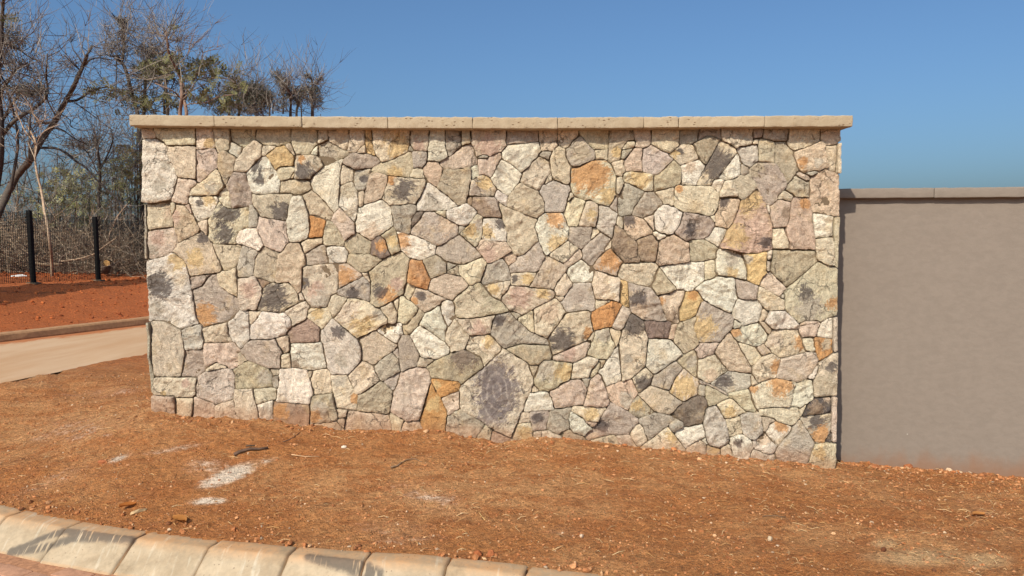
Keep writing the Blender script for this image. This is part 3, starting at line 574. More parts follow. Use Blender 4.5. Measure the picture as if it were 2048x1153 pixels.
('n', (-832,1593, -842,1633, -871,1656, -871,1663, -895,1656, -938,1627, -946,1537, -939,1530, -873,1507, -853,1507, -803,1530), (('o', -862, 1595, 42),)),
('k', (-739,1560, -768,1693, -784,1723, -794,1723, -814,1703, -871,1666, -871,1656, -842,1633, -819,1563, -803,1530, -793,1530), (('y', -796, 1622, 35),)),
('w', (-739,1567, -742,1557, -732,1557, -690,1517, -666,1504, -620,1497, -586,1504, -513,1534, -506,1597, -655,1666, -768,1690), (('o', -733, 1622, 56),)),
('k', (-939,1530, -946,1540, -1089,1540, -1103,1480, -1010,1414, -967,1417, -910,1457, -893,1477, -863,1497, -859,1507), ()),
('k', (-883,1176, -722,1270, -711,1333, -701,1347, -690,1454, -680,1497, -670,1507, -703,1527, -732,1557, -746,1557, -793,1530, -806,1530, -859,1507, -866,1494, -957,1424, -944,1357, -949,1223, -956,1223, -956,1216, -906,1176), (('r', -763, 1338, 42), ('o', -834, 1254, 56), ('d', -882, 1289, 42),)),
('o', (-680,1497, -690,1454, -701,1347, -638,1317, -571,1297, -561,1303, -547,1360, -537,1374, -544,1374, -557,1400, -593,1480, -596,1500, -636,1497, -670,1507), ()),
('p', (-1250,1474, -1380,1460, -1397,1450, -1409,1293, -1416,1283, -1409,1283, -1348,1183, -1331,1176, -1291,1176, -1244,1183, -1234,1196, -1213,1263, -1172,1273, -1166,1283, -1163,1474), (('r', -1320, 1282, 56), ('g', -1279, 1220, 63), ('d', -1382, 1345, 35),)),
('t', (-1152,1307, -1018,1374, -997,1390, -997,1404, -1100,1480, -1163,1474, -1162,1307), (('o', -1117, 1387, 63),)),
('c', (-957,1420, -1004,1417, -1007,1410, -997,1404, -997,1390, -991,1390, -945,1343), ()),
('g', (-1103,1246, -1029,1243, -956,1220, -949,1223, -945,1340, -991,1390, -1001,1390, -1018,1374, -1152,1307, -1162,1307, -1173,1270), (('d', -1063, 1275, 42),)),
('k', (-593,1480, -544,1374, -527,1374, -437,1410, -433,1487, -453,1494, -503,1537, -596,1504), (('g', -478, 1456, 42),)),
('c', (-682,1240, -651,1297, -644,1323, -704,1347, -718,1280, -728,1260, -692,1230, -678,1226), ()),
('p', (-558,1293, -561,1303, -581,1297, -644,1320, -682,1236, -678,1226, -609,1159, -602,1159, -589,1142, -579,1142, -518,1176, -495,1196, -481,1193, -475,1216, -438,1233, -438,1240), (('d', -611, 1261, 35), ('o', -653, 1226, 28),)),
('c', (-1191,1112, -1147,1159, -1096,1246, -1169,1267, -1172,1273, -1213,1263, -1237,1189, -1205,1112), ()),
('p', (-330,1384, -344,1390, -374,1394, -420,1410, -444,1410, -537,1374, -551,1350, -561,1297, -448,1240, -394,1226, -384,1246, -314,1300, -284,1333), ()),
('g', (-243,1583, -253,1583, -346,1666, -372,1660, -469,1597, -506,1593, -513,1537, -493,1530, -440,1487, -380,1477, -367,1467, -313,1470, -197,1517), ()),
('c', (-242,1802, -292,1726, -349,1680, -346,1663, -270,1603, -253,1583, -236,1583, -230,1590, -203,1637, -196,1663, -193,1776, -186,1782, -229,1809), (('m', -224, 1726, 35), ('y', -279, 1691, 42),)),
('w', (-37,1700, -63,1776, -193,1776, -200,1637, -163,1623, -33,1620), (('y', -162, 1678, 49), ('d', -72, 1740, 35),)),
('g', (-349,1666, -349,1680, -319,1700, -302,1723, -356,1736, -356,1676, -362,1663), ()),
('k', (-90,1872, -63,1786, -63,1766, -37,1700, -33,1617, -27,1600, 0,1570, -3,1557, 3,1547, 23,1530, 50,1527, 80,1534, 176,1627, 173,1656, 150,1716, 153,1739, 169,1763, 169,1772, -40,1852, -86,1882), (('c', 67, 1671, 139),)),
('t', (-27,1600, -33,1620, -163,1623, -200,1640, -210,1633, -230,1590, -243,1583, -167,1477, -143,1480, -70,1510, -17,1550, -3,1553, 0,1570), (('r', -162, 1532, 56),)),
('w', (243,1524, 246,1537, 373,1630, 382,1719, 372,1723, 339,1815, 209,1812, 169,1776, 169,1763, 153,1739, 150,1716, 173,1656, 176,1627, 210,1547, 226,1524), (('o', 288, 1781, 63), ('y', 302, 1602, 63),)),
('m', (442,1719, 435,1726, 429,1719, 382,1719, 373,1630, 436,1580, 463,1567, 522,1627, 535,1719), ()),
('c', (582,1676, 585,1693, 552,1719, 535,1719, 522,1630), ()),
('g', (177,1420, 223,1524, 180,1627, 173,1627, 90,1540, 30,1524, 27,1494, -23,1457, -13,1410), ()),
('t', (27,1494, 33,1527, 7,1544, 0,1557, -67,1517, -57,1510, -27,1457), ()),
('g', (-370,1460, -367,1470, -433,1487, -433,1424), ()),
('c', (-367,1460, -357,1457, -354,1410, -344,1400, -344,1387, -330,1384, -284,1330, -260,1330, -230,1350, -207,1353, -204,1377, -163,1477, -190,1514, -200,1517, -313,1470, -367,1467), ()),
('k', (-344,1390, -347,1407, -354,1410, -357,1457, -367,1464, -437,1424, -437,1410), ()),
('g', (-187,1327, -177,1333, -7,1367, -7,1400, -20,1450, -43,1480, -57,1510, -70,1514, -117,1490, -163,1477, -210,1353, -200,1333), ()),
('c', (-177,1333, -190,1323, -177,1310, -174,1297, -127,1250, -74,1226, -67,1253, -23,1303, -17,1327, -10,1330, -7,1367), (('y', -128, 1310, 35),)),
('c', (50,1417, -10,1410, -10,1330, 117,1320, 170,1417), (('d', 18, 1373, 28), ('y', 109, 1380, 42),)),
('k', (257,1307, 277,1297, 304,1353, 350,1410, 373,1450, 327,1484, 246,1524, 223,1527, 177,1420, 167,1414, 124,1330, 110,1317), ()),
('c', (343,1474, 443,1570, 443,1580, 369,1630, 246,1537, 243,1524), ()),
('c', (443,1577, 443,1570, 413,1540, 406,1540, 343,1477, 347,1467, 373,1447, 466,1507, 470,1527, 459,1567, 449,1577), ()),
('w', (553,1437, 537,1444, 533,1457, 520,1460, 466,1504, 450,1500, 443,1490, 397,1464, 353,1424, 404,1343, 537,1347), ()),
('c', (354,1256, 404,1327, 407,1343, 360,1417, 350,1417, 280,1313, 277,1293, 291,1277, 291,1256), (('g', 373, 1366, 28),)),
('v', (411,1347, 404,1340, 401,1320, 361,1270, 351,1246, 331,1223, 318,1220, 361,1159, 365,1146, 498,1163, 512,1163, 529,1149, 562,1166, 555,1183, 558,1250, 534,1317, 534,1347), (('m', 443, 1261, 56),)),
('p', (277,1297, 257,1307, 117,1313, 110,1320, -13,1330, -23,1303, -67,1253, -74,1226, -13,1156, 3,1156, 70,1126, 140,1163, 147,1173, 274,1236, 291,1253, 291,1277), (('r', 46, 1254, 77), ('y', 206, 1275, 42),)),
('k', (-70,1226, -90,1230, -127,1250, -174,1297, -184,1320, -210,1350, -230,1350, -260,1330, -287,1330, -314,1300, -384,1246, -388,1233, -398,1226, -381,1200, -385,1146, -378,1122, -355,1106, -261,1106, -130,1132, -97,1132, -13,1156), (('c', -281, 1206, 105),)),
('c', (291,1256, 287,1250, 321,1220, 341,1233, 354,1256), ()),
('m', (582,1690, 579,1673, 532,1640, 459,1567, 470,1527, 463,1504, 520,1460, 537,1457, 576,1514, 619,1553, 616,1570, 665,1640), ()),
('c', (616,1570, 619,1557, 662,1580, 665,1637), ()),
('b', (672,1643, 665,1637, 662,1573, 730,1507, 743,1490, 743,1477, 846,1480, 853,1500, 832,1550, 832,1587, 822,1623, 785,1650, 735,1706, 694,1729, 685,1729), ()),
('b', (978,1627, 961,1630, 938,1666, 918,1666, 818,1630, 832,1587, 832,1550, 853,1490, 866,1484, 956,1484), ()),
('t', (987,1454, 1000,1460, 1183,1484, 1189,1500, 1189,1530, 1178,1577, 1178,1617, 1154,1620, 1111,1653, 1087,1663, 1077,1676, 1057,1663, 1028,1660, 1011,1640, 981,1633, 963,1504, 953,1480), ()),
('k', (1216,1484, 1283,1490, 1286,1497, 1303,1500, 1356,1504, 1362,1510, 1362,1560, 1378,1573, 1378,1580, 1284,1640, 1184,1630, 1174,1620, 1189,1530, 1189,1500, 1183,1487), ()),
('t', (557,1430, 691,1387, 707,1387, 707,1410, 730,1467, 743,1474, 743,1490, 676,1557, 662,1580, 656,1580, 623,1560, 593,1524, 576,1514, 537,1464, 533,1450), (('o', 653, 1512, 77),)),
('c', (724,1370, 781,1350, 875,1323, 928,1320, 938,1333, 973,1444, 983,1454, 953,1484, 866,1484, 850,1490, 846,1480, 836,1477, 743,1477, 727,1460, 704,1394), ()),
('p', (721,1377, 711,1387, 691,1387, 553,1434, 547,1424, 534,1347, 534,1317, 558,1236, 665,1230, 715,1216), (('w', 689, 1310, 42),)),
('k', (938,1333, 928,1323, 966,1260, 1055,1280, 1099,1300, 1095,1323, 1041,1377, 993,1444, 980,1450), ()),
('w', (1041,1377, 1095,1323, 1099,1297, 1152,1300, 1159,1290, 1209,1293, 1222,1310, 1285,1357, 1286,1490, 1216,1484, 1183,1487, 1173,1480, 1023,1464, 983,1454), (('g', 1271, 1421, 28), ('g', 1119, 1401, 42),)),
('c', (1283,1494, 1285,1357, 1351,1377, 1371,1397, 1357,1424, 1356,1504), ()),
('y', (774,1353, 721,1374, 715,1216, 759,1183, 786,1176), ()),
('m', (786,1176, 800,1146, 813,1142, 877,1092, 917,1095, 1028,1085, 1041,1095, 1010,1153, 976,1260, 966,1260, 955,1270, 928,1320, 875,1323, 774,1353), (('d', 836, 1233, 56), ('t', 851, 1143, 56),)),
('c', (1122,1075, 1117,1163, 1153,1240, 1159,1293, 1152,1300, 1095,1300, 1055,1280, 976,1260, 1010,1153, 1041,1092, 1068,1082, 1075,1072, 1115,1069), (('o', 996, 1220, 28), ('b', 1060, 1108, 56),)),
('y', (1201,1106, 1238,1136, 1264,1210, 1283,1223, 1283,1233, 1236,1293, 1216,1300, 1209,1293, 1159,1290, 1150,1230, 1117,1163, 1122,1079), (('o', 1204, 1268, 35),)),
('w', (1219,1297, 1236,1293, 1283,1226, 1358,1183, 1452,1142, 1465,1146, 1501,1230, 1514,1236, 1500,1267, 1488,1364, 1475,1384, 1408,1387, 1368,1397, 1351,1377, 1281,1357, 1219,1307), ()),
('c', (558,1236, 558,1173, 565,1169, 579,1176, 658,1223, 658,1230), ()),
('w', (1570,1440, 1535,1527, 1538,1544, 1431,1573, 1378,1577, 1362,1560, 1362,1510, 1356,1507, 1357,1424, 1371,1397, 1408,1387, 1475,1384, 1481,1374, 1498,1377, 1568,1360), (('y', 1470, 1414, 42), ('g', 1469, 1498, 42),)),
('y', (1628,1544, 1538,1544, 1535,1537, 1570,1440, 1568,1360, 1639,1327, 1652,1327, 1678,1390, 1701,1410, 1701,1420, 1694,1424, 1693,1490, 1703,1497, 1696,1504, 1698,1560), (('g', 1559, 1505, 35),)),
('c', (1698,1560, 1696,1504, 1703,1497, 1732,1500, 1734,1570), ()),
('g', (1721,1420, 1729,1497, 1699,1497, 1693,1490, 1694,1424, 1701,1414), ()),
('k', (1734,1570, 1732,1500, 1721,1424, 1823,1320, 1843,1313, 2046,1490, 2032,1507, 2021,1563), ()),
('c', (2152,1517, 2139,1647, 2105,1650, 2026,1643, 2016,1633, 2017,1563, 2024,1553, 2032,1507, 2046,1490, 2103,1464, 2150,1457), ()),
('c', (1727,1600, 1734,1590, 1734,1570, 1841,1570, 1847,1590, 1815,1693, 1815,1713, 1728,1710), ()),
('p', (1768,1374, 1768,1380, 1724,1424, 1701,1414, 1678,1390, 1652,1337, 1653,1323, 1679,1313, 1777,1253, 1791,1253, 1840,1310), ()),
('m', (1504,1250, 1514,1240, 1554,1230, 1638,1233, 1634,1263, 1646,1303, 1646,1327, 1575,1360, 1552,1360, 1498,1377, 1485,1374), ()),
('c', (1818,1236, 1794,1243, 1791,1253, 1771,1256, 1679,1313, 1646,1327, 1646,1303, 1634,1263, 1638,1233, 1699,1163, 1719,1156, 1826,1166), ()),
('g', (1821,1270, 1810,1277, 1791,1256, 1791,1246, 1818,1236), ()),
('c', (2153,1457, 2113,1460, 2043,1490, 1879,1343, 1853,1327, 1810,1280, 1821,1270, 1823,1163, 1922,1072, 1962,1092, 2059,1089, 2059,1082, 2076,1079, 2135,1116, 2165,1122, 2185,1119, 2180,1437, 2174,1444), (('d', 1967, 1261, 56), ('g', 1990, 1171, 84), ('o', 2149, 1206, 42),)),
('c', (2178,1786, 2158,1789, 2135,1779, 2135,1647, 2152,1517, 2150,1457, 2180,1437), ()),
('p', (-2421,829, -2411,711, -2226,714, -2215,744, -2194,887, -2194,914, -2214,1035, -2231,1035, -2287,1069, -2330,1085, -2380,1092, -2417,1089), ()),
('g', (-2437,619, -2434,592, -2421,592, -2422,656, -2407,711, -2421,829, -2417,1065, -2420,1085, -2440,1085), ()),
('v', (-2087,897, -2073,910, -2068,961, -2078,981, -2080,1018, -2073,1048, -2086,1065, -2099,1069, -2214,1035, -2194,897), (('g', -2159, 985, 42),)),
('c', (-1900,1001, -1908,1085, -2073,1045, -2080,1032, -2078,981, -2068,961, -2069,944, -1988,941, -1874,947), ()),
('p', (-2070,876, -2059,799, -2049,778, -1985,812, -1915,785, -1908,768, -1885,758, -1841,782, -1839,873, -1829,883, -1828,900, -1864,947, -1988,941, -2069,944), ()),
('c', (-1915,785, -1985,812, -2042,782, -2056,768, -2060,755, -2030,751, -1938,772, -1912,772), ()),
('m', (-2115,711, -2094,734, -2056,761, -2046,778, -2056,785, -2059,799, -2073,910, -2087,897, -2194,897, -2215,744, -2226,714), ()),
('v', (-1756,968, -1758,1045, -1751,1065, -1761,1072, -1760,1149, -1773,1159, -1809,1163, -1819,1173, -1867,1112, -1908,1082, -1909,1062, -1900,1001, -1874,947, -1858,941, -1858,934, -1835,914, -1832,900, -1822,900), ()),
('c', (-1744,1065, -1734,1075, -1676,1153, -1679,1159, -1766,1159, -1760,1149, -1761,1072, -1755,1065), ()),
('w', (-1619,968, -1515,995, -1501,1025, -1480,1048, -1480,1089, -1492,1116, -1525,1149, -1562,1142, -1676,1156, -1734,1075, -1751,1065, -1758,1045, -1757,964), ()),
('c', (-1389,1092, -1372,1112, -1365,1166, -1348,1179, -1347,1189, -1370,1213, -1377,1230, -1414,1223, -1427,1210, -1529,1153, -1502,1129, -1480,1089, -1480,1048), ()),
('s', (-1286,1045, -1372,1112, -1389,1092, -1474,1048, -1484,1048, -1511,1001, -1511,995, -1495,988, -1492,947, -1485,937, -1331,944, -1298,947, -1291,954), ()),
('t', (-1489,947, -1495,988, -1515,998, -1585,978, -1563,924, -1537,890, -1534,870, -1493,880), ()),
('m', (-1829,883, -1789,832, -1770,819, -1633,768, -1562,765, -1555,772, -1551,856, -1534,870, -1533,876, -1585,974, -1679,964, -1760,968, -1822,900, -1828,900), ()),
('c', (-1834,789, -1796,816, -1776,822, -1825,883, -1839,873, -1844,789), ()),
('c', (-1537,870, -1551,856, -1555,772, -1478,768, -1485,778, -1490,880), (('b', -1526, 817, 28),)),
('k', (-1617,700, -1614,714, -1633,772, -1646,772, -1749,816, -1780,822, -1841,789, -1848,775, -1868,772, -1882,761, -1866,721, -1867,636, -1861,629, -1716,633, -1608,643), (('g', -1661, 704, 49),)),
('g', (-1614,711, -1577,721, -1566,731, -1566,765, -1629,768), ()),
('g', (-1567,717, -1577,724, -1614,711, -1617,700, -1608,643, -1575,633), ()),
('c', (-2175,714, -2400,714, -2411,704, -2422,656, -2421,592, -2390,585, -2276,582, -2270,571, -2148,571, -2145,578, -2128,582, -2115,707), (('r', -2180, 669, 35), ('y', -2343, 598, 21),)),
('v', (-1908,772, -1938,772, -2030,751, -2057,751, -2063,758, -2073,751, -2118,711, -2115,683, -2123,656, -2124,599, -2131,592, -2128,578, -2008,531, -2001,520, -1876,561, -1866,721, -1885,761), (('m', -2011, 711, 56),)),
('c', (-1873,554, -1861,459, -1822,418, -1802,377, -1796,343, -1786,339, -1751,398, -1706,438, -1718,524, -1725,527, -1747,619, -1743,633, -1861,629, -1871,636), ()),
('c', (-1622,643, -1743,633, -1747,619, -1725,527, -1698,527, -1617,554, -1596,551, -1583,571, -1581,636), ()),
('w', (-1350,575, -1337,585, -1336,609, -1378,761, -1461,772, -1559,772, -1566,765, -1566,731, -1573,728, -1567,717, -1567,697, -1571,643, -1575,633, -1582,633, -1583,571, -1596,551, -1586,544, -1361,524), ()),
('p', (-2433,391, -2241,370, -2250,418, -2269,459, -2264,513, -2273,561, -2269,575, -2276,582, -2434,592), ()),
('c', (-2228,370, -2186,421, -2155,442, -2148,571, -2270,571, -2273,565, -2264,513, -2269,459, -2250,418, -2241,370), ()),
('p', (-2002,357, -1998,520, -2008,531, -2058,548, -2118,578, -2145,578, -2155,442, -2203,404, -2228,370), ()),
('c', (-1812,401, -1835,435, -1861,459, -1872,565, -1998,524, -2002,357, -1796,343), ()),
('w', (-1718,524, -1706,438, -1751,398, -1786,339, -1685,333, -1613,404, -1610,554), (('g', -1651, 490, 42),)),
('b', (-1361,309, -1350,343, -1367,357, -1358,524, -1586,544, -1593,551, -1607,551, -1613,404, -1685,333), (('o', -1561, 476, 63),)),
('w', (-1485,778, -1478,772, -1337,755, -1246,772, -1274,937, -1287,954, -1298,947, -1331,944, -1492,941), (('b', -1454, 789, 35),)),
('c', (-1372,1109, -1289,1048, -1283,1032, -1266,1038, -1225,1092, -1205,1109, -1234,1189, -1251,1179, -1291,1176, -1331,1176, -1348,1183, -1365,1166), (('y', -1301, 1146, 42),)),
('c', (-830,1102, -883,1176, -906,1176, -956,1220, -1029,1243, -1096,1246, -1147,1159, -1191,1112, -1201,1112, -1039,971, -911,1028, -884,1048, -837,1069, -830,1079), (('p', -1106, 1167, 84), ('y', -996, 1042, 77), ('g', -884, 1133, 35),)),
('v', (-1266,1045, -1266,1038, -1286,1025, -1291,954, -1274,937, -1246,792, -1250,768, -1230,758, -1224,728, -1213,724, -1099,728, -1011,816, -1013,914, -1032,971, -1046,974, -1205,1112), (('d', -1157, 1020, 42), ('g', -1138, 824, 42),)),
('c', (-766,1122, -769,1153, -776,1156, -799,1223, -883,1179, -863,1142, -830,1102, -834,1072, -810,1069, -773,1075), ()),
('c', (-755,1233, -758,1250, -799,1226, -776,1156, -766,1153), ()),
('c', (-755,1233, -763,1163, -769,1153, -766,1122, -773,1085, -770,1079, -747,1079, -740,1065, -710,1062, -646,1129, -629,1159, -625,1179, -675,1226, -702,1236, -728,1263, -758,1253), ()),
('k', (-684,995, -660,1028, -630,1055, -613,1095, -585,1136, -585,1142, -622,1176, -629,1173, -629,1159, -646,1129, -673,1106, -703,1065, -740,1062, -730,998), ()),
('w', (-446,1011, -432,1038, -432,1052, -442,1062, -449,1089, -468,1126, -481,1193, -495,1196, -518,1176, -585,1142, -626,1062, -589,1045, -463,951, -446,947), ()),
('w', (-422,1052, -375,1122, -385,1146, -384,1206, -398,1226, -438,1236, -475,1216, -482,1179, -468,1126, -432,1048), ()),
('w', (-419,910, -436,924, -449,947, -483,964, -489,974, -616,1062, -630,1062, -630,1055, -687,995, -624,870, -624,853, -614,846, -510,829, -423,866, -416,876), ()),
('w', (-905,1018, -778,934, -765,941, -744,991, -730,998, -740,1055, -737,1065, -747,1079, -810,1069, -837,1072, -911,1032), (('y', -836, 1056, 35),)),
('p', (-768,937, -778,934, -791,941, -905,1018, -911,1028, -921,1028, -1032,971, -1013,914, -1014,819, -987,816, -944,792, -924,789, -863,843, -785,893, -775,910, -768,910, -765,930), ()),
('m', (-736,748, -685,772, -645,778, -624,849, -624,870, -687,995, -737,998, -768,941, -749,748), ()),
('g', (-761,903, -775,910, -805,876, -765,832, -759,832), ()),
('g', (-863,843, -927,789, -927,768, -884,687, -868,683, -749,748, -759,832, -765,832, -802,870, -805,880), ()),
('k', (-614,846, -624,853, -645,778, -578,775, -568,792, -524,822, -524,829), ()),
('c', (-1006,602, -884,687, -927,768, -927,792, -944,792, -997,819, -1011,819, -1099,728, -1106,728, -1106,714, -1054,605, -1040,592), ()),
('c', (-1219,599, -1212,605, -1223,738, -1233,761, -1263,768, -1341,755, -1338,741, -1358,694, -1336,609, -1337,585), ()),
('c', (-1337,751, -1378,758, -1365,707, -1355,697), ()),
('g', (-868,687, -868,680, -804,616, -791,626, -753,744), ()),
('k', (-1347,346, -1346,387, -1336,398, -1231,401, -1177,418, -1173,445, -1180,493, -1190,503, -1208,605, -1219,599, -1340,585, -1350,575, -1361,527, -1358,479, -1367,357, -1354,343), (('g', -1297, 490, 56), ('o', -1326, 454, 42),)),
('c', (-1212,605, -1202,588, -1190,503, -1183,496, -1163,500, -1048,483, -1040,595, -1054,605, -1106,714, -1106,728, -1224,728), (('g', -1168, 681, 42), ('o', -1061, 561, 28),)),
('k', (-1038,479, -863,459, -829,462, -805,561, -801,616, -871,687, -888,687, -942,643, -1006,602, -1040,592, -1045,486), ()),
('p', (-655,778, -695,768, -736,748, -753,748, -767,690, -791,626, -801,616, -801,582, -822,496, -823,473, -708,411, -644,415, -621,425, -559,639, -548,666, -542,670, -545,700, -538,707, -551,717, -555,744, -581,778), ()),
('o', (-627,408, -588,319, -561,298, -547,261, -504,257, -486,288, -456,312, -442,435, -435,445, -445,490, -478,568, -512,609, -538,670, -545,670), (('y', -525, 525, 56),)),
('o', (-542,670, -512,619, -512,609, -482,568, -357,619, -343,656, -360,680, -514,704, -545,700), (('y', -510, 667, 28),)),
('p', (-478,571, -478,558, -442,479, -438,445, -428,445, -354,493, -353,619), ()),
('p', (-807,326, -829,462, -863,459, -1038,479, -1041,486, -1062,483, -1105,490, -1134,377, -1134,357, -1114,312, -1115,257, -808,261), ()),
('c', (-764,261, -763,305, -732,404, -722,418, -796,462, -826,473, -829,459, -807,326, -808,261), ()),
('p', (-1170,432, -1116,435, -1105,490, -1163,500, -1183,496), ()),
('p', (-1123,432, -1174,435, -1181,415, -1174,398, -1134,363), ()),
('t', (-1114,312, -1131,357, -1174,398, -1181,418, -1231,401, -1336,398, -1346,387, -1347,346, -1361,309, -1290,305, -1135,257, -1115,257), ()),
('p', (-561,298, -588,319, -627,418, -668,411, -722,415, -732,404, -763,305, -764,261, -544,257), ()),
('p', (-261,1106, -355,1106, -378,1119, -385,1106, -362,1085, -362,1079, -285,991, -184,995, -144,1005, -134,1079, -107,1132), (('r', -226, 1042, 56),)),
('m', (241,968, 121,1021, 47,1092, 20,1109, 20,1116, -10,1146, -10,1156, -107,1132, -131,1089, -147,1001, -111,964, -80,920, -54,903, 60,937, 225,930, 252,924), (('d', -86, 1098, 42),)),
('m', (-10,1146, 30,1099, 37,1099, 40,1112, 64,1122, 54,1136, -10,1156), ()),
('c', (140,1166, 40,1112, 37,1095, 121,1021, 154,1008), ()),
('c', (241,971, 255,998, 308,1065, 355,1142, 365,1146, 318,1223, 291,1250, 144,1169, 151,1015, 157,1005, 231,968), (('t', 241, 1146, 63),)),
('c', (496,954, 549,1021, 529,1099, 529,1149, 522,1156, 498,1163, 355,1142, 308,1065, 238,971, 248,954, 269,853), (('d', 332, 964, 84), ('o', 514, 1013, 35),)),
('p', (410,809, 433,812, 507,853, 500,866, 527,920, 530,941, 503,954, 469,944, 269,853, 265,826), (('r', 375, 873, 49),)),
('c', (543,1018, 496,954, 526,961, 533,944, 540,947, 556,1011, 553,1021), ()),
('k', (94,816, 114,792, 181,792, 212,826, 265,826, 269,856, 248,927, 60,937, -47,903), ()),
('c', (-422,1052, -432,1048, -446,1011, -449,944, -419,910, -413,876, -315,900, -285,988, -292,1005, -345,1058, -362,1085, -388,1106), ()),
('c', (-315,897, -211,843, -191,782, -181,782, -74,887, -70,914, -144,1001, -288,988), (('k', -198, 845, 42), ('y', -163, 950, 42),)),
('k', (-555,744, -551,717, -538,704, -360,680, -346,660, -340,660, -191,772, -188,782, -211,843, -322,900, -389,880, -416,880, -423,866, -436,860, -463,853, -500,832, -524,829, -531,816, -578,782, -578,772), (('n', -317, 852, 84),)),
('k', (141,711, 151,711, 181,789, 111,792), ()),
('k', (289,826, 212,826, 178,792, 181,782, 158,721, 151,711, 141,711, 148,656, 175,633, 182,612, 225,616, 246,605, 256,619, 289,629, 356,680, 377,683, 397,697, 413,809), (('g', 214, 767, 70), ('y', 361, 739, 63),)),
('c', (148,602, 175,609, 182,612, 182,622, 145,660, 135,646, 125,605), ()),
('c', (518,707, 524,748, 578,816, 581,836, 524,853, 503,853, 433,812, 416,812, 410,802, 397,697), ()),
('c', (0,322, 37,394, 57,466, 78,486, 94,548, 121,605, 128,609, 135,646, 148,666, 141,717, 111,785, 114,795, 94,816, 27,853, 10,870, -70,914, -74,887, -181,782, -188,782, -191,772, -303,690, -320,670, -346,656, -357,626, -350,609, -354,496, -192,404, -175,387, -125,360, -122,350, -3,298), (('q', -129, 716, 122), ('q', -94, 603, 139), ('q', -136, 483, 105),)),
('p', (411,507, 428,517, 478,520, 508,619, 498,653, 467,700, 393,697, 377,683, 356,680, 289,629, 262,622, 246,609, 256,578, 263,575, 286,496), ()),
('g', (501,639, 508,639, 521,687, 535,704, 518,711, 511,704, 467,704), ()),
('w', (118,473, 121,479, 256,486, 283,490, 290,496, 280,507, 263,575, 256,578, 246,605, 225,616, 209,616, 148,602, 121,605, 94,548, 74,476), ()),
('c', (121,401, 121,473, 78,473, 71,479, 61,473, 37,394), ()),
('m', (118,476, 118,411, 128,398, 142,343, 240,350, 233,370, 253,459, 253,490), (('d', 166, 447, 42),)),
('m', (256,490, 233,370, 240,350, 304,322, 321,322, 338,339, 392,363, 384,428, 404,507), ()),
('c', (34,394, 0,322, -14,250, -14,226, 10,189, 108,202, 118,226, 145,254, 142,350, 125,401), (('y', 82, 333, 42),)),
('c', (264,216, 352,209, 358,237, 341,309, 250,350, 142,343, 145,254, 118,226, 108,202), ()),
('g', (-264,226, -257,268, -233,319, -179,394, -334,490, -354,496, -438,442, -456,312, -486,288, -507,254), ()),
('c', (-183,206, -155,240, -135,346, -125,350, -125,360, -175,391, -186,387, -236,312, -236,302, -257,268, -264,223), ()),
('m', (-14,226, -3,298, -111,350, -132,350, -155,240, -183,202, -88,175, 10,189), ()),
('c', (541,704, 578,738, 578,751, 591,768, 594,799, 594,809, 584,819, 571,812, 564,795, 521,741, 521,711, 528,704), ()),
('o', (630,1045, 656,1042, 670,1055, 732,1189, 739,1193, 739,1203, 709,1220, 658,1230, 658,1223, 565,1173, 555,1159, 529,1153, 529,1099, 549,1025), ()),
('p', (697,1032, 730,1028, 750,1042, 796,1146, 789,1176, 766,1179, 746,1196, 732,1189, 663,1048), ()),
('c', (724,964, 737,1028, 697,1032, 660,1048, 653,1042, 653,1018, 674,961, 687,941, 691,914, 701,914), ()),
('c', (630,1045, 556,1025, 543,954, 530,941, 527,920, 500,866, 507,853, 524,853, 581,832, 638,829, 645,836, 691,910, 687,941, 674,961, 653,1018, 653,1045), (('g', 601, 992, 42),)),
('k', (608,775, 638,829, 581,832, 578,819, 594,809, 591,768), ()),
('w', (708,930, 701,914, 684,907, 608,775, 601,768, 588,768, 578,751, 578,738, 602,724, 633,643, 733,683, 740,697, 714,930), ()),
('c', (800,700, 897,782, 912,984, 891,1035, 884,1092, 799,1149, 786,1132, 750,1042, 737,1032, 734,998, 711,934, 718,927, 733,734, 740,714, 733,683, 743,677), (('d', 816, 1070, 70), ('g', 770, 838, 28),)),
('n', (891,1035, 908,998, 912,974, 1049,974, 1068,1069, 1075,1072, 1068,1082, 1041,1095, 1028,1085, 917,1095, 884,1092), ()),
('t', (1068,1069, 1046,968, 1063,968, 1076,957, 1083,961, 1112,1072), ()),
('k', (1201,1106, 1122,1079, 1102,1045, 1080,954, 1144,883, 1154,863, 1214,893, 1254,934, 1247,968, 1219,1032, 1219,1065, 1235,1109, 1231,1126), ()),
('w', (897,778, 907,775, 948,731, 971,731, 1085,819, 1105,826, 1108,836, 1155,860, 1127,903, 1076,961, 1063,968, 912,974), ()),
('m', (1328,944, 1358,951, 1398,947, 1460,1028, 1474,1035, 1486,1112, 1469,1142, 1452,1142, 1358,1183, 1290,1226, 1267,1216, 1241,1142, 1231,1132, 1235,1109, 1219,1065, 1219,1032, 1254,944), (('y', 1277, 1042, 84),)),
('p', (1358,951, 1328,944, 1254,944, 1254,934, 1218,900, 1218,893, 1235,883, 1249,829, 1356,866, 1369,903, 1395,947), ()),
('k', (1249,839, 1231,890, 1214,897, 1108,836, 1105,822, 1152,772, 1166,768, 1230,711, 1244,707), (('g', 1217, 810, 42),)),
('c', (865,605, 932,653, 938,687, 951,714, 951,731, 897,782, 800,704, 800,697, 810,694, 848,602), (('d', 890, 676, 56),)),
('m', (1050,619, 1063,622, 1103,714, 1142,755, 1152,775, 1105,826, 1095,826, 971,731, 951,731, 951,714, 932,666, 932,653), ()),
('c', (1103,714, 1067,626, 1057,622, 1057,605, 1145,544, 1172,544, 1175,551, 1256,592, 1252,636, 1268,656, 1268,670, 1261,673, 1261,694, 1254,700, 1230,711, 1166,768, 1152,772), (('y', 1156, 654, 91),)),
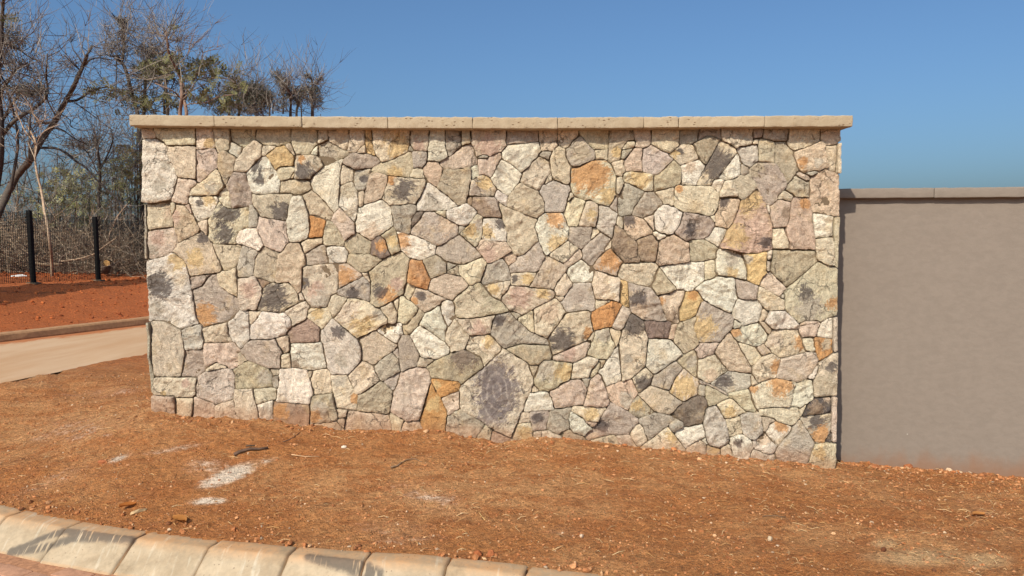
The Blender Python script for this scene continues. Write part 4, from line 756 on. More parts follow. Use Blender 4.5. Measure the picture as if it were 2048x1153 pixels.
('p', (561,728, 521,687, 515,650, 505,639, 508,616, 475,520, 478,513, 637,503, 664,544, 660,558, 650,565, 633,646, 605,704, 602,724, 585,738), ()),
('c', (1319,666, 1335,666, 1415,728, 1455,748, 1455,755, 1380,843, 1369,863, 1356,870, 1249,829, 1244,704), (('t', 1338, 718, 49),)),
('c', (848,588, 961,476, 1052,452, 1069,452, 1069,459, 1149,537, 1142,551, 1060,602, 1057,619, 942,653, 925,653, 865,605, 848,602), (('g', 1095, 547, 35),)),
('t', (650,565, 660,558, 660,548, 762,486, 785,479, 832,578, 848,592, 848,609, 810,694, 794,700, 753,677, 726,683, 633,643), (('g', 772, 554, 49),)),
('g', (1154,404, 1103,432, 1096,432, 1096,425, 1056,387, 1056,374, 1087,336, 1158,374), ()),
('c', (1205,144, 1191,161, 1177,220, 1097,322, 1094,336, 1084,339, 1056,374, 1056,384, 929,281, 889,261, 862,237, 859,148, 1208,117), (('y', 1084, 305, 49),)),
('c', (803,343, 797,315, 835,247, 862,233, 879,254, 912,271, 919,285, 884,377, 857,398, 847,398), ()),
('g', (1069,452, 961,476, 947,459, 860,432, 853,425, 854,398, 884,377, 909,302, 922,278, 1053,380, 1096,425, 1096,435), ()),
('k', (961,479, 848,592, 832,578, 785,486, 792,469, 850,432, 867,432, 947,459, 961,469), (('y', 843, 511, 42),)),
('m', (514,271, 524,268, 530,281, 672,319, 689,319, 696,312, 797,315, 803,343, 817,353, 840,391, 854,398, 853,425, 860,432, 843,435, 785,479, 762,486, 684,537, 660,544, 584,404, 490,312, 490,302), (('d', 605, 376, 42), ('t', 535, 319, 42),)),
('c', (405,476, 479,432, 496,415, 584,408, 637,503, 428,517, 404,507, 404,493, 398,486), (('y', 534, 461, 49),)),
('w', (384,428, 392,363, 419,329, 490,309, 540,360, 540,367, 493,408, 492,418, 479,432, 394,483), ()),
('r', (493,408, 540,363, 584,404, 492,418), ()),
('k', (514,213, 520,271, 503,281, 490,309, 419,329, 402,353, 388,353, 388,363, 334,336, 334,329, 351,326, 341,312, 341,295, 358,237, 352,220, 355,206, 497,189), ()),
('c', (741,161, 741,196, 723,261, 699,312, 689,319, 530,281, 520,268, 514,213, 497,189), ()),
('c', (862,233, 835,247, 800,315, 699,312, 730,237, 741,196, 741,161, 859,148), ()),
('w', (1641,1233, 1554,1230, 1514,1240, 1501,1230, 1465,1142, 1486,1106, 1530,1082, 1537,1058, 1560,1058, 1640,1082, 1654,1092, 1672,1166, 1682,1183), ()),
('w', (1517,1042, 1534,1058, 1530,1082, 1486,1106, 1474,1035), ()),
('c', (1691,1085, 1720,1142, 1719,1153, 1699,1163, 1685,1179, 1672,1166, 1657,1099, 1647,1085), ()),
('t', (1709,1011, 1726,1001, 1742,1038, 1694,1075, 1691,1085, 1654,1089), ()),
('w', (1925,1072, 1826,1163, 1719,1159, 1720,1142, 1690,1092, 1691,1079, 1742,1035, 1903,1035, 1919,1038, 1929,1052), (('g', 1754, 1119, 28),)),
('w', (1495,968, 1515,951, 1640,914, 1700,941, 1722,995, 1654,1085, 1560,1058, 1534,1062, 1517,1042, 1470,1035, 1457,1021), (('o', 1491, 1020, 35),)),
('k', (1612,782, 1529,914, 1516,941, 1515,954, 1495,968, 1467,1011, 1454,1018, 1388,937, 1362,890, 1359,866, 1369,863, 1455,751, 1617,731), ()),
('c', (1529,914, 1609,782, 1616,782, 1682,846, 1640,917, 1515,951), ()),
('p', (1738,890, 1697,927, 1697,941, 1644,914, 1651,893, 1682,849, 1728,870, 1748,870), ()),
('c', (1962,917, 1955,920, 1947,971, 1941,974, 1919,1038, 1742,1035, 1719,995, 1707,951, 1697,941, 1697,927, 1738,890, 1748,870, 1799,836, 1860,846, 1970,876, 1976,883), (('o', 1939, 950, 49), ('p', 1764, 964, 56),)),
('p', (2055,1082, 1929,1055, 1919,1045, 1919,1035, 1941,974, 1951,971, 1954,978, 2014,981, 2028,974, 2031,981, 2041,981, 2053,1038, 2072,1079), ()),
('p', (1962,1092, 1925,1075, 1925,1062, 1929,1055, 1939,1055, 2056,1079, 2059,1089), ()),
('w', (2135,1116, 2102,1099, 2066,1072, 2041,984, 2139,968, 2152,971, 2148,1116), ()),
('c', (2026,920, 2024,974, 2014,981, 1954,978, 1947,971, 1952,930, 1976,883, 2037,883), ()),
('o', (2075,822, 2082,832, 2151,876, 2149,968, 2058,984, 2041,984, 2024,974, 2026,920, 2058,819), (('k', 2107, 936, 35),)),
('p', (2174,880, 2187,890, 2185,1119, 2178,1122, 2148,1116, 2151,876), ()),
('c', (1748,704, 1775,704, 1806,836, 1755,870, 1728,870, 1685,853, 1612,782, 1617,728, 1655,670), (('o', 1775, 782, 42),)),
('p', (1903,683, 1914,677, 1930,677, 1984,700, 1990,717, 2016,741, 2029,772, 2055,805, 2058,829, 2040,880, 1973,883, 1970,876, 1946,870, 1806,836, 1775,704), (('t', 2006, 782, 42),)),
('w', (2042,792, 2016,741, 1990,717, 1984,700, 2028,697, 2040,731, 2047,734, 2052,792), ()),
('c', (2174,880, 2141,873, 2075,822, 2055,816, 2049,799, 2053,765, 2047,734, 2024,697, 2027,571, 2188,585, 2187,890), (('d', 2139, 782, 35), ('k', 2100, 654, 77),)),
('v', (1455,751, 1342,677, 1335,663, 1376,646, 1447,599, 1468,602, 1595,633, 1598,643, 1611,650, 1607,717, 1620,721, 1620,728), (('d', 1427, 683, 56),)),
('c', (1611,653, 1652,663, 1655,673, 1634,697, 1624,721, 1610,721), ()),
('c', (1789,704, 1748,704, 1655,670, 1652,663, 1625,653, 1611,653, 1595,639, 1595,629, 1645,496, 1655,490, 1668,500, 1867,510, 1914,680), (('o', 1798, 669, 77), ('o', 1624, 633, 28),)),
('w', (1977,700, 1930,677, 1910,673, 1867,510, 1921,510, 1928,500, 1941,500, 2021,561, 2027,571, 2024,694), ()),
('g', (1302,660, 1268,663, 1252,636, 1256,588, 1300,578), ()),
('k', (1300,571, 1313,558, 1321,510, 1371,524, 1431,561, 1461,571, 1458,585, 1427,595, 1315,660, 1302,660), ()),
('m', (1261,673, 1268,663, 1315,660, 1448,588, 1451,599, 1444,605, 1376,646, 1261,694), ()),
('c', (1655,486, 1638,510, 1616,561, 1595,633, 1451,602, 1448,588, 1458,585, 1461,571, 1489,561, 1578,476, 1642,469, 1652,476), ()),
('c', (1489,561, 1468,571, 1445,568, 1375,527, 1437,421, 1524,442, 1548,459, 1581,462, 1588,469), (('y', 1458, 476, 42),)),
('n', (1150,408, 1158,374, 1185,370, 1289,394, 1308,496, 1321,510, 1313,558, 1300,578, 1252,592, 1172,544, 1149,544, 1149,537, 1069,459, 1069,449), ()),
('v', (1311,503, 1289,415, 1289,384, 1314,271, 1325,250, 1406,226, 1470,261, 1473,298, 1466,309, 1444,415, 1371,527), ()),
('c', (1560,326, 1534,445, 1440,421, 1469,298), ()),
('v', (1642,469, 1588,473, 1581,462, 1548,459, 1534,449, 1560,322, 1618,281, 1638,285, 1695,333, 1683,432, 1672,466, 1658,483), (('g', 1600, 419, 49),)),
('c', (1665,479, 1676,445, 1693,449, 1778,425, 1788,408, 1886,380, 1890,374, 1907,387, 1926,421, 1943,432, 1928,483, 1931,500, 1921,510, 1668,500, 1652,490), ()),
('k', (1715,333, 1751,398, 1785,408, 1778,425, 1693,449, 1679,445, 1695,333), ()),
('w', (1785,411, 1748,394, 1728,353, 1715,339, 1715,326, 1798,237, 1805,237, 1884,339, 1893,374), (('o', 1818, 376, 49),)),
('g', (1926,421, 1907,387, 1893,377, 1884,339, 1811,250, 1779,196, 1801,103, 1801,82, 1782,55, 1785,48, 1928,41, 2009,27, 1994,89, 2007,144, 2051,264, 1943,432), ()),
('g', (1946,421, 2041,281, 2044,268, 2051,261, 2115,264, 2115,281, 2154,336, 2151,469, 1942,442), (('d', 2049, 412, 56), ('o', 2087, 319, 63),)),
('d', (2151,469, 2151,582, 2024,571, 2014,554, 1981,531, 1984,524, 1946,442), (('b', 2047, 504, 49), ('t', 2116, 564, 28),)),
('c', (1971,524, 1951,503, 1931,500, 1928,483, 1939,442, 1949,445, 1984,527), ()),
('p', (2151,585, 2151,329, 2158,326, 2159,271, 2166,264, 2193,271, 2188,585), ()),
('d', (2115,281, 2115,268, 2163,264, 2154,329), ()),
('c', (2180,264, 2115,268, 2048,257, 2007,144, 1994,89, 2009,27, 2193,-4, 2193,271), (('y', 2075, 198, 42),)),
('w', (1779,196, 1802,237, 1726,309, 1715,333, 1692,333, 1628,281, 1625,264, 1633,233, 1647,216, 1718,189, 1755,182, 1779,185), (('t', 1701, 284, 35),)),
('w', (1561,72, 1588,103, 1594,103, 1620,213, 1636,226, 1625,264, 1628,281, 1618,281, 1560,326, 1536,322, 1469,295, 1473,268, 1467,257, 1477,250, 1488,192, 1499,130, 1500,79), (('d', 1525, 262, 35), ('g', 1603, 227, 35),)),
('w', (1782,51, 1801,82, 1782,182, 1704,192, 1629,226, 1610,178, 1598,110, 1561,72), ()),
('c', (1499,130, 1477,250, 1460,257, 1406,230, 1414,168, 1412,89, 1500,79), ()),
('c', (1309,144, 1290,106, 1412,93, 1410,223, 1321,250), (('y', 1371, 205, 42),)),
('c', (1309,144, 1318,247, 1280,281, 1267,281, 1180,230, 1177,213, 1191,161, 1205,144, 1208,117, 1290,106), ()),
('w', (1325,257, 1314,271, 1311,302, 1304,302, 1280,285, 1280,278, 1321,247), ()),
('w', (1185,370, 1151,374, 1094,339, 1097,322, 1173,220, 1213,250, 1311,302, 1289,394), ()),
)
# ------------------------------------------------------------------ terrain shape
WALL_Y = 5.0
WALL_GROUND = [(-2.437, .479), (-2.272, .462), (-1.936, .442), (-1.599, .415), (-1.296, .394), (-1.128, .346), (-.891, .35), (-.52, .346),
               (-.25, .312), (-.081, .264), (.122, .295), (.29, .305), (.595, .264), (.831, .24), (1.204, .206), (1.509, .168), (1.712, .144), (1.949, .127), (2.181, .086)]
KB_PX = [(0, 1003), (51, 1019), (167, 1041), (301, 1061), (444, 1078), (598, 1092), (745, 1104), (905, 1114), (1059, 1131), (1213, 1148)]
KT = 0.12                                                    # kerb top
KB = [at_z(x, y, KT) for x, y in KB_PX]
KB = [Vector((p.x, p.y)) for p in KB]
KB = [KB[0] + Vector((-1.55, 1.55)), KB[0] + Vector((-1.15, 1.02)), KB[0] + Vector((-.78, .60)), KB[0] + Vector((-.40, .26))] + KB
for k in range(12):
    d = (KB[-1] - KB[-2]).normalized(); d = Vector((d.x, d.y - 0.006)).normalized(); KB.append(KB[-1] + d * 0.42)
KBa = np.array([tuple(p) for p in KB])
NEAR0, NEAR1 = at_z(0, 768, .45), at_z(298, 708, .45)
FAR0, FAR1 = at_z(0, 685, .35), at_z(291, 650, .35)
def along(a, b, t): return a + (b - a) * t
FENCE = [at(67, 568, 13.0), at(197, 562, 14.9)]
fd = FENCE[1] - FENCE[0]
GREY_A, GREY_B = Vector((2.44, 5.5)), Vector((3.63, 5.32))
GD = (GREY_B - GREY_A).normalized()

ctrl = []
for x, z in WALL_GROUND: ctrl += [(x, WALL_Y - .005, z), (x, WALL_Y + .35, z)]
for p in KBa[:-2]: ctrl.append((p[0], p[1], KT - .004))
for px, py, y in ((1690, 927, 5.49), (1726, 926, 5.46), (1795, 936, 5.42), (1875, 942, 5.39), (2048, 957, 5.31)):
    p = at(px, py, y); ctrl.append(tuple(p)); ctrl.append((p.x + .05, p.y + .5, p.z))
for t in (-1.0, -.4, 0, .5, 1, 1.8, 3, 5):
    p = along(NEAR0, NEAR1, t); ctrl.append((p.x, p.y, .455 + max(0, t - 1) * .02))
    p = along(FAR0, FAR1, t); ctrl.append((p.x, p.y, .37 + max(0, t - 1) * .02))
    q = p + Vector((-.9, .65, 0)); ctrl.append((q.x, q.y, .54 + max(0, t) * .03))
for t in (-2, -1, 0, 1, 2, 3.5): p = FENCE[0] + fd * t; ctrl.append((p.x, p.y, p.z))
for px in (-250, -80, 80, 200, 300):
    p = at(px, 545, 17.4); ctrl.append(tuple(p)); p = at(px, 536, 19.5); ctrl.append((p.x, p.y, 1.0))
ctrl += [(3.6, 3.4, .04), (5.5, 3.0, .02), (9, 3, -.05), (9, 6, -.12), (14, 9, 0), (-18, 26, 1.15), (-4, 28, 1.1), (8, 24, .8), (25, 25, .6),
         (-30, 10, .7), (-14, 6, .5), (-40, 45, 1.3), (40, 50, 1.0), (0, 60, 1.3), (-2.9, 6.5, .46), (0, 7.5, .45), (0, 11, .5), (3, 10, .4)]
ctrl = np.array(ctrl)
n_ = len(ctrl)
A_ = np.zeros((n_ + 3, n_ + 3)); d_ = np.hypot(ctrl[:, None, 0] - ctrl[None, :, 0], ctrl[:, None, 1] - ctrl[None, :, 1])
A_[:n_, :n_] = d_ - 0.004 * np.eye(n_); A_[:n_, n_] = 1; A_[:n_, n_ + 1:] = ctrl[:, :2]; A_[n_, :n_] = 1; A_[n_ + 1:, :n_] = ctrl[:, :2].T
W_ = np.linalg.lstsq(A_, np.concatenate([ctrl[:, 2], np.zeros(3)]), rcond=None)[0]
def base_height(X, Y):
    X = np.asarray(X, float); Y = np.asarray(Y, float); z = W_[n_] + W_[n_ + 1] * X + W_[n_ + 2] * Y
    for i in range(n_): z = z + W_[i] * np.hypot(X - ctrl[i, 0], Y - ctrl[i, 1])
    far = np.clip((np.hypot(X, Y) - 35) / 40, 0, 1)
    return z * (1 - far) + 1.15 * far
def kerb_side(X, Y):
    "signed distance to the back edge of the near kerb, positive on the road side"
    best = np.full(np.shape(X), 1e9); sg = np.zeros(np.shape(X))
    for i in range(len(KBa) - 1):
        a, b = KBa[i], KBa[i + 1]; e = b - a; L = e @ e
        t = np.clip(((X - a[0]) * e[0] + (Y - a[1]) * e[1]) / L, 0 if i else -40, 1 if i < len(KBa) - 2 else 60)
        dx, dy = X - a[0] - t * e[0], Y - a[1] - t * e[1]; dd = np.hypot(dx, dy)
        u = dd < best; best = np.where(u, dd, best); sg = np.where(u, np.sign(e[1] * (X - a[0]) - e[0] * (Y - a[1])), sg)
    return best * sg
def line_side(a, b, X, Y):
    e = (b - a); e = Vector((e.x, e.y)).normalized(); return (X - a.x) * e.y - (Y - a.y) * e.x      # positive to the right
def ground_z(x, y): return float(base_height(np.array([x]), np.array([y]))[0])
def ground_hit(px, py):
    a = at(px, py, 1.0); lo, hi = 2.0, 30.0
    for k in range(40):
        m = (lo + hi) / 2
        if EYE + (a.z - EYE) * m > ground_z(a.x * m, m): lo = m
        else: hi = m
    return Vector((a.x * lo, lo, EYE + (a.z - EYE) * lo))

def graded(segs):
    out = []
    for a, b, st in segs: out += list(np.arange(a, b - 1e-9, st))
    return np.array(out + [segs[-1][1]])
gxs = np.concatenate([-np.geomspace(900, 16, 14), graded([(-15, -10, .5), (-10, -4.6, .09), (-4.6, 3.9, .0165), (3.9, 9, .2)]), np.geomspace(10, 900, 14)])
gys = np.concatenate([-np.geomspace(300, 4, 6), graded([(-3, 2.4, .4), (2.4, 3.2, .1), (3.2, 5.6, .0185), (5.6, 8, .05), (8, 19, .09), (19, 40, 1.0)]), np.geomspace(43, 1500, 14)])
GX, GY = np.meshgrid(gxs, gys); GX = GX.ravel(); GY = GY.ravel()
GZ = base_height(GX, GY)
ks = kerb_side(GX, GY)
nearm = (GX > -10) & (GX < 4.2) & (GY > 3) & (GY < 19)
rel = np.zeros(len(GX))
for i in np.nonzero(nearm)[0]:
    x, y = GX[i], GY[i]
    v = 0.024 * noise.noise((x * 2.6, y * 4.2, 0)) + 0.014 * noise.noise((x * 8, y * 12, 5)) 
    if y < 6: v += 0.0110 * noise.noise((x * 22, y * 27, 9)) + 0.0080 * noise.noise((x * 55, y * 50, 2))
    else: v += 0.012 * noise.noise((x * 5, y * 5, 7))
    rel[i] = v
rel *= np.clip(np.abs(ks) / .12, .35, 1)
GZ = GZ + rel
GZ = np.where(ks > .03, -.09, GZ)
inroad = (line_side(NEAR0, NEAR1, GX, GY) < -.03) & (line_side(FAR0, FAR1, GX, GY) > .02) & (GX < -1) & (GY > 3.9)
GZ = np.where(inroad, GZ - .10, GZ)
# stains that belong to the ground: lime dust, redder spoil, pale sand
PXv = 1024 + FPX * GX / np.maximum(GY, .5); PYv = 490 + FPX * (EYE - GZ) / np.maximum(GY, .5)
lime = np.zeros(len(GX)); tan_ = np.zeros(len(GX))
for px, py, rx, ry, rot, s_ in ((452, 957, 78, 17, -22, 1.0), (405, 1011, 48, 9, -3, .95), (228, 921, 34, 8, -18, .75), (395, 942, 70, 26, 0, .45), (150, 862, 150, 30, -8, .38),
                                (855, 1008, 110, 40, 15, .42), (790, 1078, 120, 40, 10, .38), (525, 929, 34, 7, -15, .6), (100, 965, 110, 24, -24, .38), (330, 905, 120, 8, -10, .45),
                                (1120, 1075, 70, 18, 0, .3), (70, 884, 40, 7, 0, .5), (1980, 1030, 90, 16, 18, .3), (200, 790, 120, 14, -6, .3), (560, 1105, 60, 6, 5, .3)):
    c, s = math.cos(math.radians(rot)), math.sin(math.radians(rot)); u = (PXv - px) * c + (PYv - py) * s; w = -(PXv - px) * s + (PYv - py) * c
    lime = np.maximum(lime, s_ * np.clip(1.2 - np.hypot(u / rx, w / ry), 0, 1) * (1.0 if s_ > .55 else .72))
for px, py, rx, ry in ((1850, 1128, 130, 26), (1790, 1100, 40, 14), (1990, 1135, 70, 22)):
    tan_ = np.maximum(tan_, np.clip(1.3 - np.hypot((PXv - px) / rx, (PYv - py) / ry), 0, 1))
lime[GY > 7] = 0; tan_[GY > 5.2] = 0
red = np.clip((GY - 6.5) / 2.5, 0, 1)
nx, ny = len(gxs), len(gys)
I = (np.arange(ny - 1)[:, None] * nx + np.arange(nx - 1)[None, :]).ravel()
ground_faces = np.stack([I, I + 1, I + nx + 1, I + nx], 1)
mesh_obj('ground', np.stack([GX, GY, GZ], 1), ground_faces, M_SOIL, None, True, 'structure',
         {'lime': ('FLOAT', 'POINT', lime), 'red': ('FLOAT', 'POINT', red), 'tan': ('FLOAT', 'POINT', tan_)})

# ------------------------------------------------------------------ concrete road on the left and its far kerb
V, F, dirt = [], [], []
ts = np.concatenate([np.arange(-1.2, 2.2, .06), np.arange(2.2, 6, .4)]); ws = np.linspace(0, 1, 25)
for t in ts:
    a, b = along(NEAR0, NEAR1, t), along(FAR0, FAR1, t)
    for w in ws:
        p = a + (b - a) * w; ex = .03 * noise.noise((t * 9, 3, 1)) if w == 0 else 0
        V.append((p.x + ex, p.y, .45 - .10 * w + max(0, t - 1) * .02 + .004 * noise.noise((t * 3, w * 4, 0)))); dirt.append(max(0, 1 - (1 - w) / .17) * 1.0 + .45 * max(0, 1 - w / .06) + .25 * max(0, 1 - (1 - w) / .45))
nw = len(ws)
for i in range(len(ts) - 1):
    for j in range(nw - 1): F.append((i * nw + j, i * nw + j + 1, (i + 1) * nw + j + 1, (i + 1) * nw + j)[::-1])
mesh_obj('road', V, F, M_ROAD, None, True, 'structure', {'dirt': ('FLOAT', 'POINT', dirt)})
fdir = (FAR1 - FAR0).normalized(); fn = Vector((-fdir.y, fdir.x, 0))
prof = [(-.02, -.12), (-.02, .02), (0, .085), (.02, .105), (.15, .11), (.17, .09), (.17, -.12)]
kr = D.objects.new('kerb', None); COL.objects.link(kr); kr['kind'] = 'structure'; kr.location = FAR0
V, F, dust = [], [], []
ts = np.arange(-1.2, 5, .1)
for t in ts:
    p = along(FAR0, FAR1, t); b = .35 + max(0, t - 1) * .02
    for o_, z in prof:
        q = p + fn * (o_ + .006 * noise.noise((t * 6, z * 9, 4))); V.append((q.x, q.y, b + z + .006 * noise.noise((t * 5, o_ * 20, 1)))); dust.append(.7)
m_ = len(prof)
for i in range(len(ts) - 1):
    for j in range(m_ - 1): F.append((i * m_ + j, i * m_ + j + 1, (i + 1) * m_ + j + 1, (i + 1) * m_ + j))
mesh_obj('kerb_run', V, F, flat_material('dusty_kerb', lin(192, 146, 104, .72), .9, .2, 14, .4, .008), kr, False, None, {'stain': ('FLOAT', 'POINT', [.0] * len(V)), 'dust': ('FLOAT', 'POINT', [1.0] * len(V))})

# ------------------------------------------------------------------ near kerb of separate concrete kerb stones
nk = D.objects.new('roadside_kerb', None); COL.objects.link(nk); nk['kind'] = 'structure'; nk.location = (KB[5].x, KB[5].y, 0)
def kb_at(i, t): return KB[i] + (KB[i + 1] - KB[i]) * t
knorm = []
for i in range(len(KB)):
    d = (KB[min(i + 1, len(KB) - 1)] - KB[max(i - 1, 0)]).normalized(); knorm.append(Vector((d.y, -d.x)))
kprof = [(0, -.12), (0, .0), (0, .10), (.005, .116), (.015, .12), (.05, .12), (.085, .12), (.103, .1195), (.114, .1165), (.124, .108)]
kprof += [(.124 + .134 * k / 16, .108 - .106 * k / 16) for k in range(1, 17)] + [(.264, -.015), (.264, -.12)]
STAINS = [([(18, 1101), (50, 1090), (90, 1072), (122, 1061), (140, 1063)], 6), ([(20, 1103), (60, 1097), (100, 1091), (138, 1082)], 7), ([(143, 1066), (180, 1072), (225, 1076), (268, 1077)], 8), ([(143, 1078), (180, 1078), (215, 1076)], 6),
          ([(618, 1112), (660, 1121), (700, 1134), (740, 1150)], 9), ([(660, 1120), (720, 1128), (760, 1150)], 8)]
def on_kerb(px, py):
    z = .06
    for k in range(12):
        p = at_z(px, py, z); o_ = float(kerb_side(np.array([p.x]), np.array([p.y]))[0]); z = .5 * z + .5 * min(.12, max(0, .12 if o_ < .11 else .12 * (1 - (o_ - .11) / .15)))
    return at_z(px, py, z)
sw = []
for pl, wpx in STAINS:
    P_ = [on_kerb(x, y) for x, y in pl]; sw.append((np.array([(p.x, p.y) for p in P_]), wpx * 4.0 / 1500))
def stain_at(x, y):
    b = 0
    for P_, w in sw:
        for i in range(len(P_) - 1):
            a, e = P_[i], P_[i + 1] - P_[i]; t = min(1, max(0, ((x - a[0]) * e[0] + (y - a[1]) * e[1]) / (e @ e)))
            d = math.hypot(x - a[0] - t * e[0], (y - a[1] - t * e[1]) * .75); b = max(b, 1.2 - d / (w * 1.5))
    return max(0, min(1, b))
for i in range(len(KB) - 1):
    L = (KB[i + 1] - KB[i]).length; n = max(8, int(L / .014)); g = .0055 / L; V, F, st, du = [], [], [], []
    dz = random.uniform(-.004, .004); dn = random.uniform(-.006, .006); npf = len(kprof)
    for k in range(n + 1):
        t = g + (1 - 2 * g) * k / n; p = kb_at(i, t); nn = knorm[i].lerp(knorm[i + 1], t).normalized()
        edge = min(k, n - k) * L / n; rd = .005 * max(0, 1 - edge / .012)
        for j, (o_, z) in enumerate(kprof):
            nz_ = .0032 * noise.noise((p.x * 9, o_ * 30, i)) + .0012 * noise.noise((p.x * 40, o_ * 90, i))
            q = p + nn * (o_ + dn - rd * .5); V.append((q.x, q.y, z + dz + nz_ - rd * (1 if z > -.01 else 0)))
            st.append(stain_at(q.x, q.y) if j > 5 else 0); du.append(1.0 if o_ < .11 else max(.12, .9 - (o_ - .11) * 18) if o_ < .25 else .6)
    for k in range(n):
        for j in range(npf - 1): F.append((k * npf + j, k * npf + j + 1, (k + 1) * npf + j + 1, (k + 1) * npf + j))
    F.append(tuple(range(npf))[::-1]); F.append(tuple(n * npf + j for j in range(npf)))
    F = [f[::-1] for f in F]
    mesh_obj('kerb_stone', V, F, M_KERB, nk, True, None, {'stain': ('FLOAT', 'POINT', st), 'dust': ('FLOAT', 'POINT', du)})

# ------------------------------------------------------------------ brick paved road at the bottom left
pr = D.objects.new('paved_road', None); COL.objects.link(pr); pr['kind'] = 'structure'; pr.location = (-2, 2.5, 0)
V = [(-40, -30, -.025), (60, -30, -.025)]; bed = [(-40, -30, -.007), (60, -30, -.007), (60, KB[-1].y - 17, -.007)]
for i in range(len(KB) - 1, -1, -1): q = KB[i] + knorm[i] * .25; bed.append((q.x, q.y, -.007))
bed.append((-40, 12, -.007))
M_BED = flat_material('sandy_joint', lin(188, 136, 100, .76), .95, .3, 40, .6, .006)
mesh_obj('bedding', bed, [tuple(range(len(bed)))], M_BED, pr, False)
bv, bf = rounded_box((-.098, -.048, -.06), (.098, .048, 0), .006, .09, .0016, 3.0, 30)
bme = None
org = Vector((-2.6, 3.55)); bd = (KB[6] - KB[4]).normalized(); bn = Vector((-bd.y, bd.x)); placed = 0
for r_ in range(-9, 7):
    for c_ in range(-8, 22):
        q = org + bd * (c_ * .2045 + (.1 if r_ % 2 else 0)) + bn * (r_ * .1045)
        if float(kerb_side(np.array([q.x]), np.array([q.y]))[0]) < .295 or q.y < 3.05: continue
        if bme is None:
            o = mesh_obj('brick', np.array(bv) + np.array(pr.location), bf, M_BRICK, pr); bme = o.data
        else:
            o = D.objects.new('brick', bme); COL.objects.link(o); o.parent = pr
        o.location = (q.x - pr.location.x, q.y - pr.location.y, random.uniform(-.006, .001)); placed += 1
        o.rotation_euler = (random.gauss(0, .012), random.gauss(0, .012), math.atan2(bd.y, bd.x) + random.gauss(0, .012))

# ------------------------------------------------------------------ the field stone wall
wall = thing('stone_wall', 'tall wide wall faced with multicoloured irregular field stones under a flat coping', 'stone wall', (-.13, 5.35, .27)); wall['kind'] = 'thing'
X0W, X1W = -2.44, 2.178
V, F = [], []
xs = np.arange(X0W + .012, X1W - .008, .025); zs = np.arange(-.2, 2.37, .025)
for z in zs:
    for x in xs: V.append((x, 5.017 + .005 * noise.noise((x * 12, z * 12, 3)) + .003 * noise.noise((x * 45, z * 45, 8)), z))
nx = len(xs)
for i in range(len(zs) - 1):
    for j in range(nx - 1): F.append((i * nx + j, i * nx + j + 1, (i + 1) * nx + j + 1, (i + 1) * nx + j))
k0 = len(V); xa, xb, za, zb = xs[0], xs[-1], zs[0], zs[-1]
V += [(xa, 5.026, za), (xb, 5.026, za), (xb, 5.026, zb), (xa, 5.026, zb), (xa, 5.74, za), (xb, 5.74, za), (xb, 5.74, zb), (xa, 5.74, zb)]
F += [(k0, k0 + 3, k0 + 7, k0 + 4), (k0 + 1, k0 + 5, k0 + 6, k0 + 2), (k0 + 4, k0 + 7, k0 + 6, k0 + 5), (k0 + 3, k0 + 2, k0 + 6, k0 + 7)]
mesh_obj('mortar', V, F, M_MORTAR, wall)

def inset_ring(P, g):
    "moves a ccw outline inwards by g"
    n = len(P); out = []
    for i in range(n):
        a, b, c = P[i - 1], P[i], P[(i + 1) % n]
        e1 = b - a; e2 = c - b; n1 = np.array((-e1[1], e1[0])) / (np.linalg.norm(e1) + 1e-9); n2 = np.array((-e2[1], e2[0])) / (np.linalg.norm(e2) + 1e-9)
        m = n1 + n2; k = max(.35, 1 + float(n1 @ n2)); out.append(b + m / k * g)
    return np.array(out)
def seg_dist(Q, P):
    d = np.full(len(Q), 1e9); ins = np.zeros(len(Q), bool)
    for i in range(len(P)):
        a, b = P[i], P[(i + 1) % len(P)]; e = b - a; t = np.clip(((Q - a) @ e) / (e @ e + 1e-12), 0, 1)
        d = np.minimum(d, np.hypot(*(Q - a - t[:, None] * e).T))
        c = (a[1] > Q[:, 1]) != (b[1] > Q[:, 1]); xi = a[0] + (Q[:, 1] - a[1]) * e[0] / (e[1] if abs(e[1]) > 1e-9 else 1e-9); ins ^= c & (Q[:, 0] < xi)
    return d, ins
